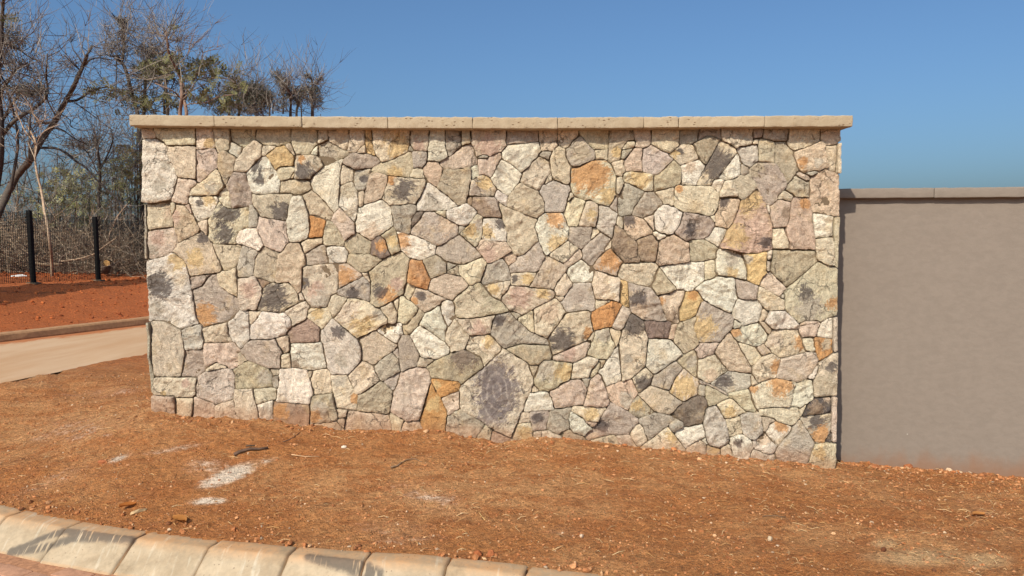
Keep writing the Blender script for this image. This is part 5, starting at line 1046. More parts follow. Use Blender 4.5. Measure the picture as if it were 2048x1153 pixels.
def stone_mesh(P, seed, small=False):
    r = random.Random(seed); P = np.array(P)
    g = .0024 + r.uniform(-.0012, .0030); P = inset_ring(P, g)
    ring = []                                                # outline resampled, corners eased, edge nibbled
    for i in range(len(P)):
        a, b = P[i], P[(i + 1) % len(P)]; L = np.linalg.norm(b - a); n = max(1, int(round(L / .0095)))
        for k in range(n): ring.append(a + (b - a) * k / n)
    ring = np.array(ring)
    ring = ring * .6 + (np.roll(ring, 1, 0) + np.roll(ring, -1, 0)) * .2
    nb = np.array([1.2 * noise.noise((p[0] * 19, p[1] * 19, seed)) + noise.noise((p[0] * 38, p[1] * 38, seed)) + .8 * noise.noise((p[0] * 90, p[1] * 90, seed)) for p in ring])
    c = ring.mean(0); dr = c - ring; dr /= (np.linalg.norm(dr, axis=1)[:, None] + 1e-9); ring = ring + dr * (np.clip(nb, -.4, 1.6) * .0048)[:, None]
    lo, hi = ring.min(0), ring.max(0); st = .0102 if not small else .012
    gx_, gy_ = np.meshgrid(np.arange(lo[0], hi[0], st), np.arange(lo[1], hi[1], st * .87)); gx_[1::2] += st / 2
    Q = np.stack([gx_.ravel(), gy_.ravel()], 1) + np.array([[r.uniform(-.002, .002), r.uniform(-.002, .002)] for _ in range(gx_.size)])
    d, ins = seg_dist(Q, ring); Q = Q[ins & (d > .0045)]
    d2 = d[ins & (d > .0045)]
    n0 = len(ring)
    vv, _, ff, _, _, _ = delaunay_2d_cdt([Vector(p) for p in ring] + [Vector(p) for p in Q], [(i, (i + 1) % n0) for i in range(n0)], [], 1, 1e-6)
    pts = np.array([(v.x, v.y) for v in vv]); dd, _ = seg_dist(pts, ring)
    base = r.uniform(-.011, .014); tx, tz = r.gauss(0, .04), r.gauss(0, .04); amp = r.uniform(.7, 2.3); ang = r.uniform(0, math.pi); ca, sa = math.cos(ang), math.sin(ang)
    rr = r.uniform(.003, .007); C = pts.mean(0); V = []
    for p, e in zip(pts, dd):
        k = min(1, e / rr); edge = -(.0042) * (1 - math.sqrt(max(0, 1 - (1 - k) ** 2)))
        u, w = p[0] * ca + p[1] * sa, -p[0] * sa + p[1] * ca
        h = .0055 * noise.noise((u * 7, w * 11, seed)) + .0042 * noise.noise((u * 16, w * 30, seed + 5))
        rd = 1 - abs(noise.noise((u * 9, w * 15, seed + 11))) * 2; h += .004 * max(0, rd) ** 2
        stp = noise.noise((u * 4.0, w * 6.5, seed + 3)) * 3.1; h += .0095 * (math.floor(stp) / 3.1 + min(1, (stp - math.floor(stp)) * 7) / 3.1)
        h += .0034 * noise.noise((p[0] * 52, p[1] * 60, seed)) + .0020 * noise.noise((p[0] * 105, p[1] * 110, seed))
        h = h * amp * min(1, .72 + e / .03) + base + tx * (p[0] - C[0]) + tz * (p[1] - C[1])
        V.append((p[0], WALL_Y - h - edge, p[1]))
    F = [tuple(f) for f in ff if len(f) == 3]
    # outer loop of the kept triangles drops back into the mortar
    cnt = {}
    for f in F:
        for a, b in ((f[0], f[1]), (f[1], f[2]), (f[2], f[0])): cnt[(a, b)] = 1
    bd_ = [(a, b) for a, b in cnt if (b, a) not in cnt]; back = {}
    for a, b in bd_:
        for q in (a, b):
            if q not in back: back[q] = len(V); V.append(V[q]); V.append((V[q][0], WALL_Y + .045, V[q][2]))
    F += [(back[b], back[a], back[a] + 1, back[b] + 1) for a, b in bd_]
    return V, F

def area(P): P = np.array(P); return .5 * abs(np.sum(P[:, 0] * np.roll(P[:, 1], -1) - P[:, 1] * np.roll(P[:, 0], -1)))
STONES = []
for key, flat, pats in STONE_OUTLINES:
    STONES.append((key, [(flat[i] / 1000, flat[i + 1] / 1000) for i in range(0, len(flat), 2)],
                   [(p[0], p[1] / 1000, p[2] / 1000, p[3] / 1000) for p in pats]))
order = sorted(range(len(STONES)), key=lambda i: -area(STONES[i][1]))
chips = Geo(); chip_rnd = []
rr_ = random.Random(3)
for rank, i in enumerate(order):
    key, P, pats = STONES[i]; k = rr_.uniform(.92, 1.08)
    tone = tuple(min(.85, c * k * rr_.uniform(.97, 1.03)) for c in PAL[key])
    V, F = stone_mesh(P, i + 1, rank >= 300)
    if rank < 300:
        cx = sum(p[0] for p in P) / len(P); cz = sum(p[1] for p in P) / len(P)
        o = mesh_obj('stone', V, F, M_STONE, wall, True, loc=(cx, WALL_Y, cz)); o['tone'] = tone
        for j, (kc, u, w, r_) in enumerate(pats[:3]):
            o['patch%d' % (j + 1)] = (u, w, r_ * 1.02); o['patch_tone%d' % (j + 1)] = PAL[kc]
        if rank < 60 and area(P) > .09 and any(q[0] == 'q' for q in pats):
            q = [q for q in pats if q[0] == 'q'][1]; o['rings'] = (q[1], q[2], q[3] * 1.5)
    else:
        chips.add(V, F, tone); chip_rnd += [rr_.random()] * len(V)
oc = chips.obj('small_stones', M_CHIP, wall, True, 'stuff')
a = oc.data.attributes.new('rnd', 'FLOAT', 'POINT'); a.data.foreach_set('value', chip_rnd)

# both narrow ends of the wall are faced too
ends = Geo()
for sgn, xe in ((-1, X0W), (1, X1W)):
    for cidx, (ya, yb) in enumerate(((5.05, 5.38), (5.39, 5.74))):
        z = -.15 + .1 * cidx
        while z < 2.3:
            h = rr_.uniform(.16, .34); z2 = min(z + h, 2.36)
            lo = (xe - .012 if sgn < 0 else xe - .06, ya + .004, z + .004); hi = (xe + .06 if sgn < 0 else xe + .004, yb - .004, z2 - .004)
            v, f = rounded_box(lo, hi, .012, .05, .004, z * 7, 12); ends.add(v, f, PAL[rr_.choice('cwkpgt')]); z = z2
oe = ends.obj('end_stones', M_CHIP, wall, True, 'stuff')
a = oe.data.attributes.new('rnd', 'FLOAT', 'POINT'); a.data.foreach_set('value', [.37] * len(oe.data.vertices))

# coping slabs
CJ = [(258, 229.5, 252), (428, 232, 253), (603, 233, 255.5), (775, 234, 257), (945, 234.5, 257.5), (1115, 235, 257.5), (1288, 234, 256), (1358, 233.5, 255.5), (1530, 232, 254), (1706, 231, 254)]
for i in range(len(CJ) - 1):
    (xa, ta, ba), (xb, tb, bb) = CJ[i], CJ[i + 1]
    A, B = at(xa, (ta + ba) / 2, 4.9), at(xb, (tb + bb) / 2, 4.9)
    t_ = (at(0, ta, 4.9).z + at(0, tb, 4.9).z) / 2; b_ = (at(0, ba, 4.9).z + at(0, bb, 4.9).z) / 2
    slope = ((at(0, tb, 4.9).z - at(0, ta, 4.9).z) / (B.x - A.x)); xm = (A.x + B.x) / 2; ysh = rr_.uniform(-.004, .004)
    def warp(V, slope=slope, xm=xm, i=i):
        V = V.copy(); V[:, 2] += (V[:, 0] - xm) * slope; return V
    lo = (A.x + (.0003 if i else 0), 4.9 + ysh, b_); hi = (B.x - (.0003 if i < len(CJ) - 2 else 0), 5.86, t_)
    v, f = rounded_box(lo, hi, .006, .015, .0042, i * 3.3 + 1, 22, warp)
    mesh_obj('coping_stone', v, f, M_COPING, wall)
# mortar bed between stones and coping
bedz = at(0, 257.5, 5.0).z
v, f = rounded_box((X0W + .02, 5.03, bedz - .02), (X1W - .02, 5.7, at(0, 252, 4.9).z + .01), .004, .06, .003, 2, 12)
mesh_obj('mortar_bed', v, f, M_MORTAR, wall)

# ------------------------------------------------------------------ the plain grey-brown wall on the right
gw = thing('plastered_wall', 'lower plain taupe plastered wall with thin projecting coping, right of the stone wall', 'wall', (4.5, 5.3, 0)); gw['kind'] = 'thing'
S0, S1 = -.30, 9.5
def gpt(s, off, z): q = GREY_A + GD * s; nn = Vector((GD.y, -GD.x)); q = q + nn * off; return (q.x, q.y, z)
ztop, zbot = at(1690, 377, 5.46).z, at(1690, 397, 5.46).z
V, F = [], []; ss = np.arange(S0, S1, .05); zz = np.arange(-.5, zbot + .02, .05)
for z in zz:
    for s in ss: V.append(gpt(s, .004 * noise.noise((s * 1.7, z * 1.9, 0)) + .0016 * noise.noise((s * 9, z * 9, 4)), z))
m = len(ss)
for i in range(len(zz) - 1):
    for j in range(m - 1): F.append((i * m + j, i * m + j + 1, (i + 1) * m + j + 1, (i + 1) * m + j))
k0 = len(V); V += [gpt(s, o_, z) for s, o_, z in ((ss[0], -.24, zz[0]), (ss[-1], -.24, zz[0]), (ss[-1], -.24, zz[-1]), (ss[0], -.24, zz[-1]))]
F += [(k0 + 1, k0, k0 + 3, k0 + 2), (0, (len(zz) - 1) * m, k0 + 3, k0), (m - 1, k0 + 1, k0 + 2, len(zz) * m - 1)]
mesh_obj('wall_panel', V, F, M_PLASTER, gw)
cuts = [S0, .58, 1.19, 1.8, 2.4, 3.0, 3.6, 4.2, 4.8, 5.4, 6, 6.6, 7.2, 7.8, 8.4, 9.0, S1]
for i in range(len(cuts) - 1):
    def warp(V):
        return np.array([gpt(p[0], -p[1], p[2]) for p in V])
    dz = rr_.uniform(-.004, .004)
    v, f = rounded_box((cuts[i], -.052, zbot + dz), (cuts[i + 1] - .0015, .29, ztop + dz), .008, .03, .004, i * 2.1, 12, warp)
    mesh_obj('coping_stone', v, f, M_PLASTER, gw)


# ------------------------------------------------------------------ fence on the left
fence = thing('fence', 'black see-through wire fence on square posts along the red bank', 'fence', tuple(FENCE[0]))
fh = [at(59, 421, 13.0).z - FENCE[0].z, at(191, 434, 14.9).z - FENCE[1].z]
FP = [FENCE[0] + fd * t for t in (-2, -1, 0, 1, 2.3, 3.3)]
gz = lambda p: ground_z(p.x, p.y)
for i, p in enumerate(FP):
    v, f = rounded_box((p.x - .035, p.y - .035, gz(p) - .3), (p.x + .035, p.y + .035, gz(p) + fh[0]), .005, .4)
    mesh_obj('post', v, f, M_POST, fence, False).rotation_euler = (0, -.028, 0)
    v, f = rounded_box((p.x - .09, p.y - .09, gz(p) - .03), (p.x + .09, p.y + .09, gz(p) + .022), .01, .1, .006, i, 8)
    mesh_obj('post_footing', v, f, M_MORTAR, fence)
wm = Geo()
for i in range(len(FP) - 1):
    a, b = FP[i], FP[i + 1]; L = (b - a).length; e = (b - a) / L; za, zb = gz(a), gz(b)
    zf = lambda s: za + (zb - za) * s / L
    n = int(L / .05)
    for k in range(1, n):
        q = a + e * (L * k / n); z = zf(L * k / n)
        wm.tube([(q.x, q.y, z + .03), (q.x, q.y, z + fh[0] - .06)], [.0044, .0044], 3, None, False)
    for k in range(48):
        h = .03 + k * (fh[0] - .09) / 47
        wm.tube([(a.x, a.y, za + h), (b.x, b.y, zb + h)], [.0040, .0040], 3, None, False)
wm.obj('wire_mesh', M_POST, fence, False, 'stuff')

# ------------------------------------------------------------------ trees
R = random.Random(21)
BARKS = [(.075, .060, .050), (.095, .075, .060), (.060, .050, .045)]
TWIGS = [(.14, .115, .095), (.20, .16, .13), (.10, .084, .07), (.28, .24, .20), (.15, .12, .095)]
PALE = [(.42, .30, .20), (.36, .24, .16), (.46, .36, .26)]
OLIVE = [(.135, .135, .050), (.18, .172, .068), (.105, .108, .044), (.215, .195, .088), (.145, .136, .064)]
GREYLEAF = [(.15, .145, .095), (.12, .118, .078), (.19, .18, .125), (.10, .097, .066)]
def rv(s=1.0): return Vector((R.uniform(-1, 1), R.uniform(-1, 1), R.uniform(-1, 1))) * s
def grow(g, p, d, L, r, depth, cols, up=.12, bend=.27, kids=3, tips=None):
    n = 4 if depth else 3; pts = [p]; d = d.normalized(); ds = [d]
    for i in range(n):
        d = (d + rv(bend) + Vector((0, 0, up))).normalized(); p = p + d * (L / n); pts.append(p); ds.append(d)
    g.tube(pts, [r * (1 - .72 * i / n) for i in range(n + 1)], 3, R.choice(cols), False)
    if tips is not None: tips.append(pts[-1]); tips.append(pts[n // 2])
    if depth:
        for k in range(kids):
            i = R.randint(1, n); grow(g, pts[i], ds[i] + rv(.95), L * R.uniform(.4, .75), r * .6, depth - 1, cols, up, bend, kids, tips)
def leaf_spray(g, p, n, rad, size, cols):
    for k in range(n):
        q = p + rv(rad); a = rv(1).normalized(); b = a.cross(rv(1)).normalized(); s = size * R.uniform(.6, 1.5)
        g.poly((q - a * s, q - b * s * .32, q + a * s, q + b * s * .32), R.choice(cols))
def limb_path(pts, y, wander=.35):
    out = []; dy = 0
    for i, (px, py) in enumerate(pts):
        out.append(at(px, py, y + dy)); dy += R.uniform(-wander, wander)
    # smooth by one Catmull-Rom step
    res = []
    for i in range(len(out) - 1):
        p0, p1, p2, p3 = out[max(i - 1, 0)], out[i], out[i + 1], out[min(i + 2, len(out) - 1)]
        for t in (0, .33, .66):
            res.append(.5 * (2 * p1 + (p2 - p0) * t + (2 * p0 - 5 * p1 + 4 * p2 - p3) * t * t + (3 * p1 - p0 - 3 * p2 + p3) * t ** 3))
    return res + [out[-1]]
def tangle(g, lg, c, rx, rz, n, cols, lcols, leaves, y_r=None):
    y_r = y_r or rx
    for k in range(n):
        while True:
            o_ = rv(1)
            if o_.length < 1: break
        p = c + Vector((o_.x * rx, o_.y * y_r, o_.z * rz)); d = rv(1); d.z -= .15; L = R.uniform(.25, .7) * max(rx, .3); pts = [p]
        for i in range(4): d = (d + rv(.8) + Vector((0, 0, -.12))).normalized(); p = p + d * L / 4; pts.append(p)
        g.tube(pts, [.0062, .0058, .005, .004, .003], 3, R.choice(cols), False)
        if leaves and lg is not None: leaf_spray(lg, pts[R.randint(1, 4)], leaves + 1, .07, .030, lcols)
def tree(name, label, cat, y, limbs, base, fields=(), tangles=(), leaves=(), group=None, bark=None, twigs=None, dens=1.0, lcols=None, up=.10, boughs=1.0, twl=1.0):
    "limbs: (pixel polyline, radius at start, radius at end) ; fields: loose twigs ; tangles: vine clumps ; leaves: sprays"
    b = at(base, 540, y); b.z = ground_z(b.x, b.y)
    t = thing(name, label, cat, tuple(b), group); tw = twigs or TWIGS; bk = bark or BARKS
    px = y / FPX; crown = Geo(); fol = Geo(); first = True
    for pts, r0, r1 in limbs:
        path = limb_path(pts, y)
        if first: path = [Vector((path[0].x, path[0].y, path[0].z))] + path[1:]
        if first and path[0].z > b.z: path = [Vector((b.x, b.y, b.z - .1))] + path
        n = len(path); rad = [(r0 + (r1 - r0) * i / (n - 1)) * px * R.uniform(.9, 1.1) for i in range(n)]
        g = Geo(); g.tube(path, rad, 7, R.choice(bk)); g.obj('trunk' if first else 'branch', M_BARK, t, True); first = False
        L = sum((path[i + 1] - path[i]).length for i in range(n - 1))
        for k in range(int(L * 1.5 * dens * boughs)):
            i = R.randint(n // 3, n - 1); d = rv(1) + Vector((0, 0, .15))
            grow(crown, path[i], d, R.uniform(.5, 1.3), max(.009, min(rad[i] * .5, .024)), 2, bk, up, .26, 3)
        for k in range(int(L * 5 * dens)):
            i = R.randint(n // 4, n - 1); d = rv(1) + Vector((0, 0, .25))
            grow(crown, path[i], d, twl * R.uniform(.35, 1.05), max(.005, min(rad[i] * .4, .012)), R.choice((1, 1, 2)), tw, up)
    for x, yy, rx, ry, n in fields:
        for k in range(int(n * .72)):
            while True:
                u, w = R.uniform(-1, 1), R.uniform(-1, 1)
                if u * u + w * w < 1: break
            p = at(x + u * rx, yy + w * ry, y + R.uniform(-1.1, 1.1)); grow(crown, p, rv(1) + Vector((0, 0, .5)), R.uniform(.35, 1.1), R.choice((.006, .0075, .010)), 1, tw, up, .24)
    for x, yy, rx, ry, n, lv in tangles: tangle(crown, fol, at(x, yy, y), rx * px, ry * px, n, tw, lcols or GREYLEAF, lv)
    for x, yy, rx, ry, n in leaves:
        for k in range(int(n * .8)):
            u, w = max(-1.4, min(1.4, R.gauss(0, .72))), max(-1.4, min(1.4, R.gauss(0, .8))); p = at(x + u * rx, yy + w * ry, y + R.uniform(-.8, .8))
            d = rv(1); d.normalize(); L = R.uniform(.12, .34)
            crown.tube([p, p + d * L], [.005, .003], 3, R.choice(tw), False)
            rv0 = rv(1)
            for s_ in range(7):                              # a feathery leaf: small leaflets on both sides of a stem
                q = p + d * L * s_ / 6; sd = d.cross(rv0).normalized()
                for sg in (-1, 1):
                    e = (sd * sg + d * .4 + rv(.25)).normalized(); s = R.uniform(.055, .095); nn = d * .02
                    fol.poly((q, q + e * s * .5 + nn, q + e * s, q + e * s * .5 - nn), R.choice(lcols or OLIVE))
    if crown.n: crown.obj('crown', M_TWIG, t)
    if fol.n: fol.obj('foliage', M_LEAF, t)
    return t

tree('bare_tree', 'dark leaning trunk with a snapped top reaching up to the right', 'tree', 17.0,
     [([(-40, 530), (-6, 432), (9, 400), (21, 375), (38, 347), (59, 323), (75, 295), (90, 271), (108, 246), (121, 222), (134, 198), (147, 174), (158, 149), (167, 132), (174, 111), (184, 93)], 8.4, 2.7),
      ([(167, 134), (180, 120), (198, 116), (226, 121)], 2.2, 1.0), ([(137, 203), (153, 201), (167, 193), (180, 184), (198, 177), (217, 174)], 3.0, 1.5),
      ([(80, 296), (111, 297), (132, 307), (153, 324), (173, 337), (189, 356), (230, 395), (275, 440)], 2.6, 1.4), ([(158, 139), (146, 128), (127, 109)], 1.6, .8),
      ([(149, 205), (173, 222), (201, 243), (226, 262)], 1.2, .6), ([(112, 233), (98, 208), (92, 190)], 1.6, 1.0), ([(104, 256), (126, 261), (148, 277), (172, 288)], 1.6, .8),
      ([(121, 228), (140, 240), (142, 254), (166, 262)], 1.1, .6)], -14,
     fields=[(190, 235, 60, 40, 22), (150, 260, 60, 30, 20), (145, 110, 25, 35, 18), (205, 180, 25, 15, 14)], tangles=[(139, 130, 19, 17, 90, 0), (150, 285, 25, 12, 60, 0)], leaves=[(195, 185, 18, 9, 10), (217, 180, 8, 6, 6)], dens=.42)
tree('bare_tree', 'tall many-limbed bare tree at the left photo edge, hung with brown vines', 'tree', 16.0,
     [([(-22, 520), (-12, 400), (0, 330), (2, 249), (-4, 170), (2, 90), (6, 10), (9, -40)], 8, 2), ([(0, 278), (22, 249), (43, 232), (63, 221), (82, 206), (93, 193), (95, 174), (93, 158), (93, 135), (95, 108)], 4.2, 1.2),
      ([(-4, 215), (6, 178), (20, 158), (33, 139), (56, 125)], 4.2, 1.6), ([(0, 250), (13, 228), (26, 206), (39, 191)], 3.8, 1.6), ([(-10, 78), (17, 91), (41, 102), (61, 116), (82, 124)], 1.8, 1.0),
      ([(-8, 138), (22, 144), (50, 150), (74, 161), (92, 178)], 1.6, .9), ([(58, 330), (60, 249), (63, 208)], 2.2, 1.4), ([(18, 390), (30, 330), (36, 280), (26, 220), (14, 178)], 3.4, 1.4), ([(-30, 330), (-50, 210), (-60, 80)], 5, 2)], -24,
     fields=[(15, 110, 40, 70, 105), (60, 150, 45, 45, 85), (40, 240, 60, 50, 115), (90, 120, 30, 30, 22), (60, 85, 30, 22, 18), (4, 40, 14, 40, 14), (-50, 150, 60, 120, 120), (90, 240, 40, 50, 40)],
     tangles=[(52, 180, 34, 15, 210, 1), (8, 78, 34, 26, 260, 1), (84, 180, 8, 14, 60, 1), (20, 125, 36, 10, 90, 1), (-40, 110, 40, 50, 120, 1)], leaves=[(25, 45, 14, 10, 5)], dens=.55)
tree('pale_sapling', 'thin crooked sapling with pale pinkish bark behind the wire fence', 'tree', 15.3,
     [([(104, 530), (99, 480), (93, 440), (90, 428), (83, 383), (74, 347), (70, 315), (72, 288), (61, 263), (52, 250)], 3.0, 1.7), ([(72, 290), (50, 262), (41, 243), (26, 205)], 1.3, .7), ([(70, 315), (76, 282), (90, 262), (118, 250)], 1.0, .6), ([(70, 318), (56, 285), (44, 250), (30, 225)], .9, .5)],
     104, fields=[(55, 250, 25, 25, 14)], bark=PALE, twigs=PALE, dens=.12)
tree('bare_tree', 'dark vine-choked tree with a crooked forked top above the wall corner', 'tree', 20.0,
     [([(282, 300), (275, 228), (265, 195), (256, 156), (249, 134), (239, 121), (234, 111)], 4.6, 2.4), ([(245, 118), (248, 93), (246, 72), (244, 52), (232, 37), (223, 26)], 3.0, .9), ([(245, 54), (267, 63), (280, 70)], 1.6, .7), ([(233, 113), (233, 140), (232, 186)], 1.4, .9),
      ([(260, 87), (278, 95), (306, 106)], 1.3, .7), ([(246, 100), (230, 84), (217, 70)], 1.2, .6), ([(262, 185), (300, 162), (340, 152)], 1.0, .6)], 286,
     fields=[(238, 92, 34, 30, 95), (250, 50, 25, 26, 40), (262, 32, 18, 22, 10), (215, 105, 25, 18, 36), (275, 70, 18, 20, 22), (285, 140, 35, 30, 50), (205, 230, 40, 30, 26), (262, 215, 20, 25, 24)],
     tangles=[(245, 44, 9, 8, 110, 1), (246, 70, 10, 25, 90, 0), (233, 100, 28, 18, 120, 0)], leaves=[(243, 190, 16, 8, 20), (262, 203, 22, 12, 34), (290, 205, 18, 12, 20)], dens=.5)
tree('leafy_tree', 'upright tree with a few olive feathery leaves just inside the wall corner', 'tree', 20.8,
     [([(288, 300), (288, 228), (291, 165), (295, 121), (297, 100)], 3.6, 2.2), ([(292, 160), (310, 140), (330, 122)], 1.4, .8)], 290,
     fields=[(300, 110, 28, 22, 50), (292, 170, 26, 30, 30)], tangles=[(298, 103, 16, 11, 140, 1), (303, 92, 22, 8, 60, 0)], leaves=[(312, 128, 24, 12, 40), (300, 150, 22, 12, 34), (297, 200, 20, 18, 26)], dens=.6)
tree('leafy_tree', 'dark twin trunk between leafy boughs over the left part of the wall', 'tree', 19.5,
     [([(335, 300), (335, 228), (332, 173), (331, 130)], 3.6, 2.2), ([(329, 228), (328, 190), (331, 150)], 2.6, 1.5), ([(310, 228), (296, 206), (282, 195)], 1.6, .9)], 335,
     fields=[(330, 170, 25, 30, 30)], leaves=[(322, 128, 24, 9, 60), (345, 122, 14, 7, 30), (318, 145, 26, 10, 52), (335, 205, 24, 16, 32)], dens=.5)
tree('leafy_tree', 'tree with pinkish forked trunk and arching pale boughs above the wall', 'tree', 18.2,
     [([(360, 300), (360, 228), (364, 195), (361, 156), (351, 134), (340, 115), (335, 87), (332, 61)], 4.4, 1.7), ([(332, 76), (314, 67), (293, 65)], 1.5, .9), ([(374, 290), (373, 228), (369, 202), (367, 172), (364, 165)], 3.4, 2.2),
      ([(366, 199), (379, 186), (395, 160), (429, 156), (462, 160), (470, 172)], 1.5, .8), ([(254, 141), (293, 160), (327, 152), (343, 150)], .9, .9), ([(310, 167), (345, 182), (360, 196)], 1.1, 1.5), ([(363, 146), (380, 140), (403, 134), (425, 128)], 1.2, .7),
      ([(370, 215), (379, 208), (410, 206), (440, 193), (470, 190)], 1.2, .7), ([(334, 100), (322, 107), (305, 106)], 1.5, .9), ([(342, 118), (352, 104), (366, 96)], 1.2, .6), ([(366, 190), (388, 180), (410, 168)], 1.1, .7)], 362,
     fields=[(340, 75, 26, 24, 45), (362, 95, 18, 20, 26), (320, 85, 22, 20, 30), (400, 175, 40, 30, 40), (310, 55, 20, 12, 10)], tangles=[(318, 100, 16, 10, 70, 0)],
     leaves=[(340, 128, 14, 10, 22), (385, 137, 18, 6, 26), (412, 127, 18, 6, 32), (428, 150, 16, 9, 20), (446, 152, 16, 9, 20), (400, 195, 26, 10, 40), (440, 206, 22, 10, 34), (375, 165, 12, 14, 14), (345, 52, 8, 8, 6), (472, 168, 16, 10, 18), (430, 128, 6, 8, 6)],
     bark=[(.24, .155, .115), (.19, .135, .10)], twigs=TWIGS + [(.30, .25, .20)], dens=.5, boughs=.6)
tree('vine_covered_tree', 'rounded dark tree smothered in dry vines, left of the bare crooked ones', 'tree', 22.0,
     [([(478, 300), (478, 228), (491, 205), (505, 193), (512, 170)], 3.6, 1.8), ([(540, 300), (539, 228), (541, 197)], 2.2, 1.2), ([(456, 300), (458, 228), (462, 190), (460, 160)], 2.4, 1.4), ([(452, 150), (470, 165), (476, 190), (470, 215)], 2.0, 1.4), ([(500, 228), (503, 206), (520, 190)], 2.4, 1.2)], 480,
     fields=[(480, 170, 28, 28, 40), (490, 140, 28, 16, 24), (515, 180, 25, 22, 40), (455, 205, 28, 20, 40), (500, 215, 45, 14, 60)],
     tangles=[(492, 184, 26, 20, 380, 3), (516, 190, 28, 22, 440, 3), (534, 196, 16, 16, 150, 3), (505, 212, 40, 12, 200, 2), (455, 185, 14, 20, 130, 1), (452, 215, 22, 12, 130, 1), (474, 165, 10, 16, 90, 1), (490, 218, 40, 8, 130, 1)], dens=.5, leaves=[(462, 140, 10, 10, 10), (470, 205, 14, 10, 14)], boughs=.2, twl=.6)
tree('vine_covered_tree', 'twisted bare tree draped with vines, rightmost of those above the wall', 'tree', 22.6,
     [([(625, 300), (625, 230), (624, 206), (620, 185), (625, 173), (622, 158), (614, 150)], 3.4, 1.4), ([(622, 186), (632, 170), (640, 158), (646, 152)], 1.3, .7), ([(600, 300), (593, 228), (599, 205), (602, 185), (612, 180)], 2.6, 1.4)], 620,
     fields=[(625, 165, 22, 18, 34), (630, 190, 18, 25, 34), (618, 138, 12, 16, 7), (610, 205, 22, 20, 30), (640, 215, 14, 14, 8)], tangles=[(612, 186, 13, 16, 150, 2), (632, 192, 12, 26, 190, 2), (640, 156, 9, 6, 30, 1), (616, 152, 8, 6, 40, 1)], dens=.45, boughs=.2, twl=.6)
tree('vine_covered_tree', 'crooked bare tree with a drooping vine-hung limb above the third coping slab', 'tree', 21.6,
     [([(584, 300), (581, 228), (582, 205), (579, 185), (570, 171), (556, 152), (550, 146)], 3.2, 1.2), ([(546, 228), (548, 210), (572, 222), (590, 226)], 1.3, .9), ([(566, 228), (568, 200), (563, 185)], 1.6, .9), ([(582, 190), (592, 178), (602, 170)], 1.3, .7), ([(606, 300), (603, 228), (602, 205), (601, 178)], 1.5, .8)], 583,
     fields=[(562, 165, 20, 18, 26), (575, 190, 25, 22, 45), (555, 210, 22, 16, 30), (590, 160, 10, 12, 10)], tangles=[(562, 160, 13, 12, 120, 2), (575, 182, 15, 16, 180, 2), (595, 195, 12, 20, 130, 2), (550, 147, 9, 6, 40, 1), (562, 210, 16, 14, 90, 1)], dens=.45, boughs=.2, twl=.6)
tree('bare_tree', 'slim dark tree with an upright forked top in the gap left of the wall', 'tree', 19.0,
     [([(200, 520), (198, 440), (198, 383), (200, 338), (194, 293), (190, 272)], 3.6, 1.9), ([(201, 338), (217, 306), (226, 279), (222, 262)], 2.0, .9), ([(199, 385), (180, 350), (172, 330)], 1.0, .6)], 200,
     fields=[(190, 300, 25, 30, 40), (218, 285, 22, 22, 26), (170, 320, 35, 30, 40), (215, 350, 30, 30, 30)], tangles=[(165, 290, 34, 9, 130, 1), (192, 280, 10, 14, 60, 1)], dens=.6)
for i, (x, top, y, w) in enumerate(((129, 335, 20.5, 1.2), (244, 300, 21, 2.6), (276, 268, 20, 2.6), (262, 250, 22.5, 1.6), (110, 300, 22, 1.6), (150, 345, 23, 1.3), (36, 300, 21.5, 2.4), (76, 330, 21, 2.2), (222, 330, 24, 1.6), (232, 270, 23, 1.4), (-30, 260, 20, 2.4), (-90, 220, 19, 3))):
    j = R.uniform(-6, 6)
    tree('thicket_tree', 'thin bare grey-brown tree in the thicket behind the fence', 'tree', y,
         [([(x + 2, 520), (x, 440), (x + j * .4, 390), (x + j, top)], w, w * .5), ([(x, 400), (x + R.uniform(8, 16), 360), (x + R.uniform(10, 24), 325)], w * .6, w * .3), ([(x, 415), (x - R.uniform(8, 16), 375), (x - R.uniform(12, 26), 335)], w * .6, w * .3)], x,
         fields=[(x, top + 55, 26, 55, 22), (x, top + 110, 30, 40, 14)], group='thin bare trees in the thicket behind the fence', dens=.3, twigs=TWIGS + [(.26, .235, .20), (.20, .18, .15)])
for i, (x, yy, y, n) in enumerate(((105, 385, 18.4, 34), (140, 360, 20.2, 40), (165, 385, 18.8, 40), (205, 375, 19.8, 36), (240, 350, 19.2, 34), (270, 320, 18.6, 42), (262, 385, 20.0, 36), (48, 395, 19.5, 22), (120, 405, 19, 26), (185, 405, 20, 30), (282, 285, 19.5, 20))):
    tree('thicket_shrub', 'leafy olive-green shrub growing up through the thicket behind the fence', 'shrub', y,
         [([(x, 520), (x + R.uniform(-4, 4), 450), (x + R.uniform(-10, 10), yy - 20)], 1.0, .5), ([(x + 4, 520), (x + R.uniform(4, 16), 440), (x + R.uniform(8, 22), yy)], .9, .4), ([(x - 3, 520), (x - R.uniform(4, 16), 440), (x - R.uniform(8, 22), yy)], .9, .4)], x,
         fields=[(x, yy, 22, 30, 10)], leaves=[(x, yy, 30, 32, n), (x + R.uniform(-12, 12), yy + 30, 30, 20, n // 2)], group='olive shrubs in the thicket behind the fence', dens=.35, lcols=[tuple(c * 1.9 for c in q) for q in OLIVE + GREYLEAF])

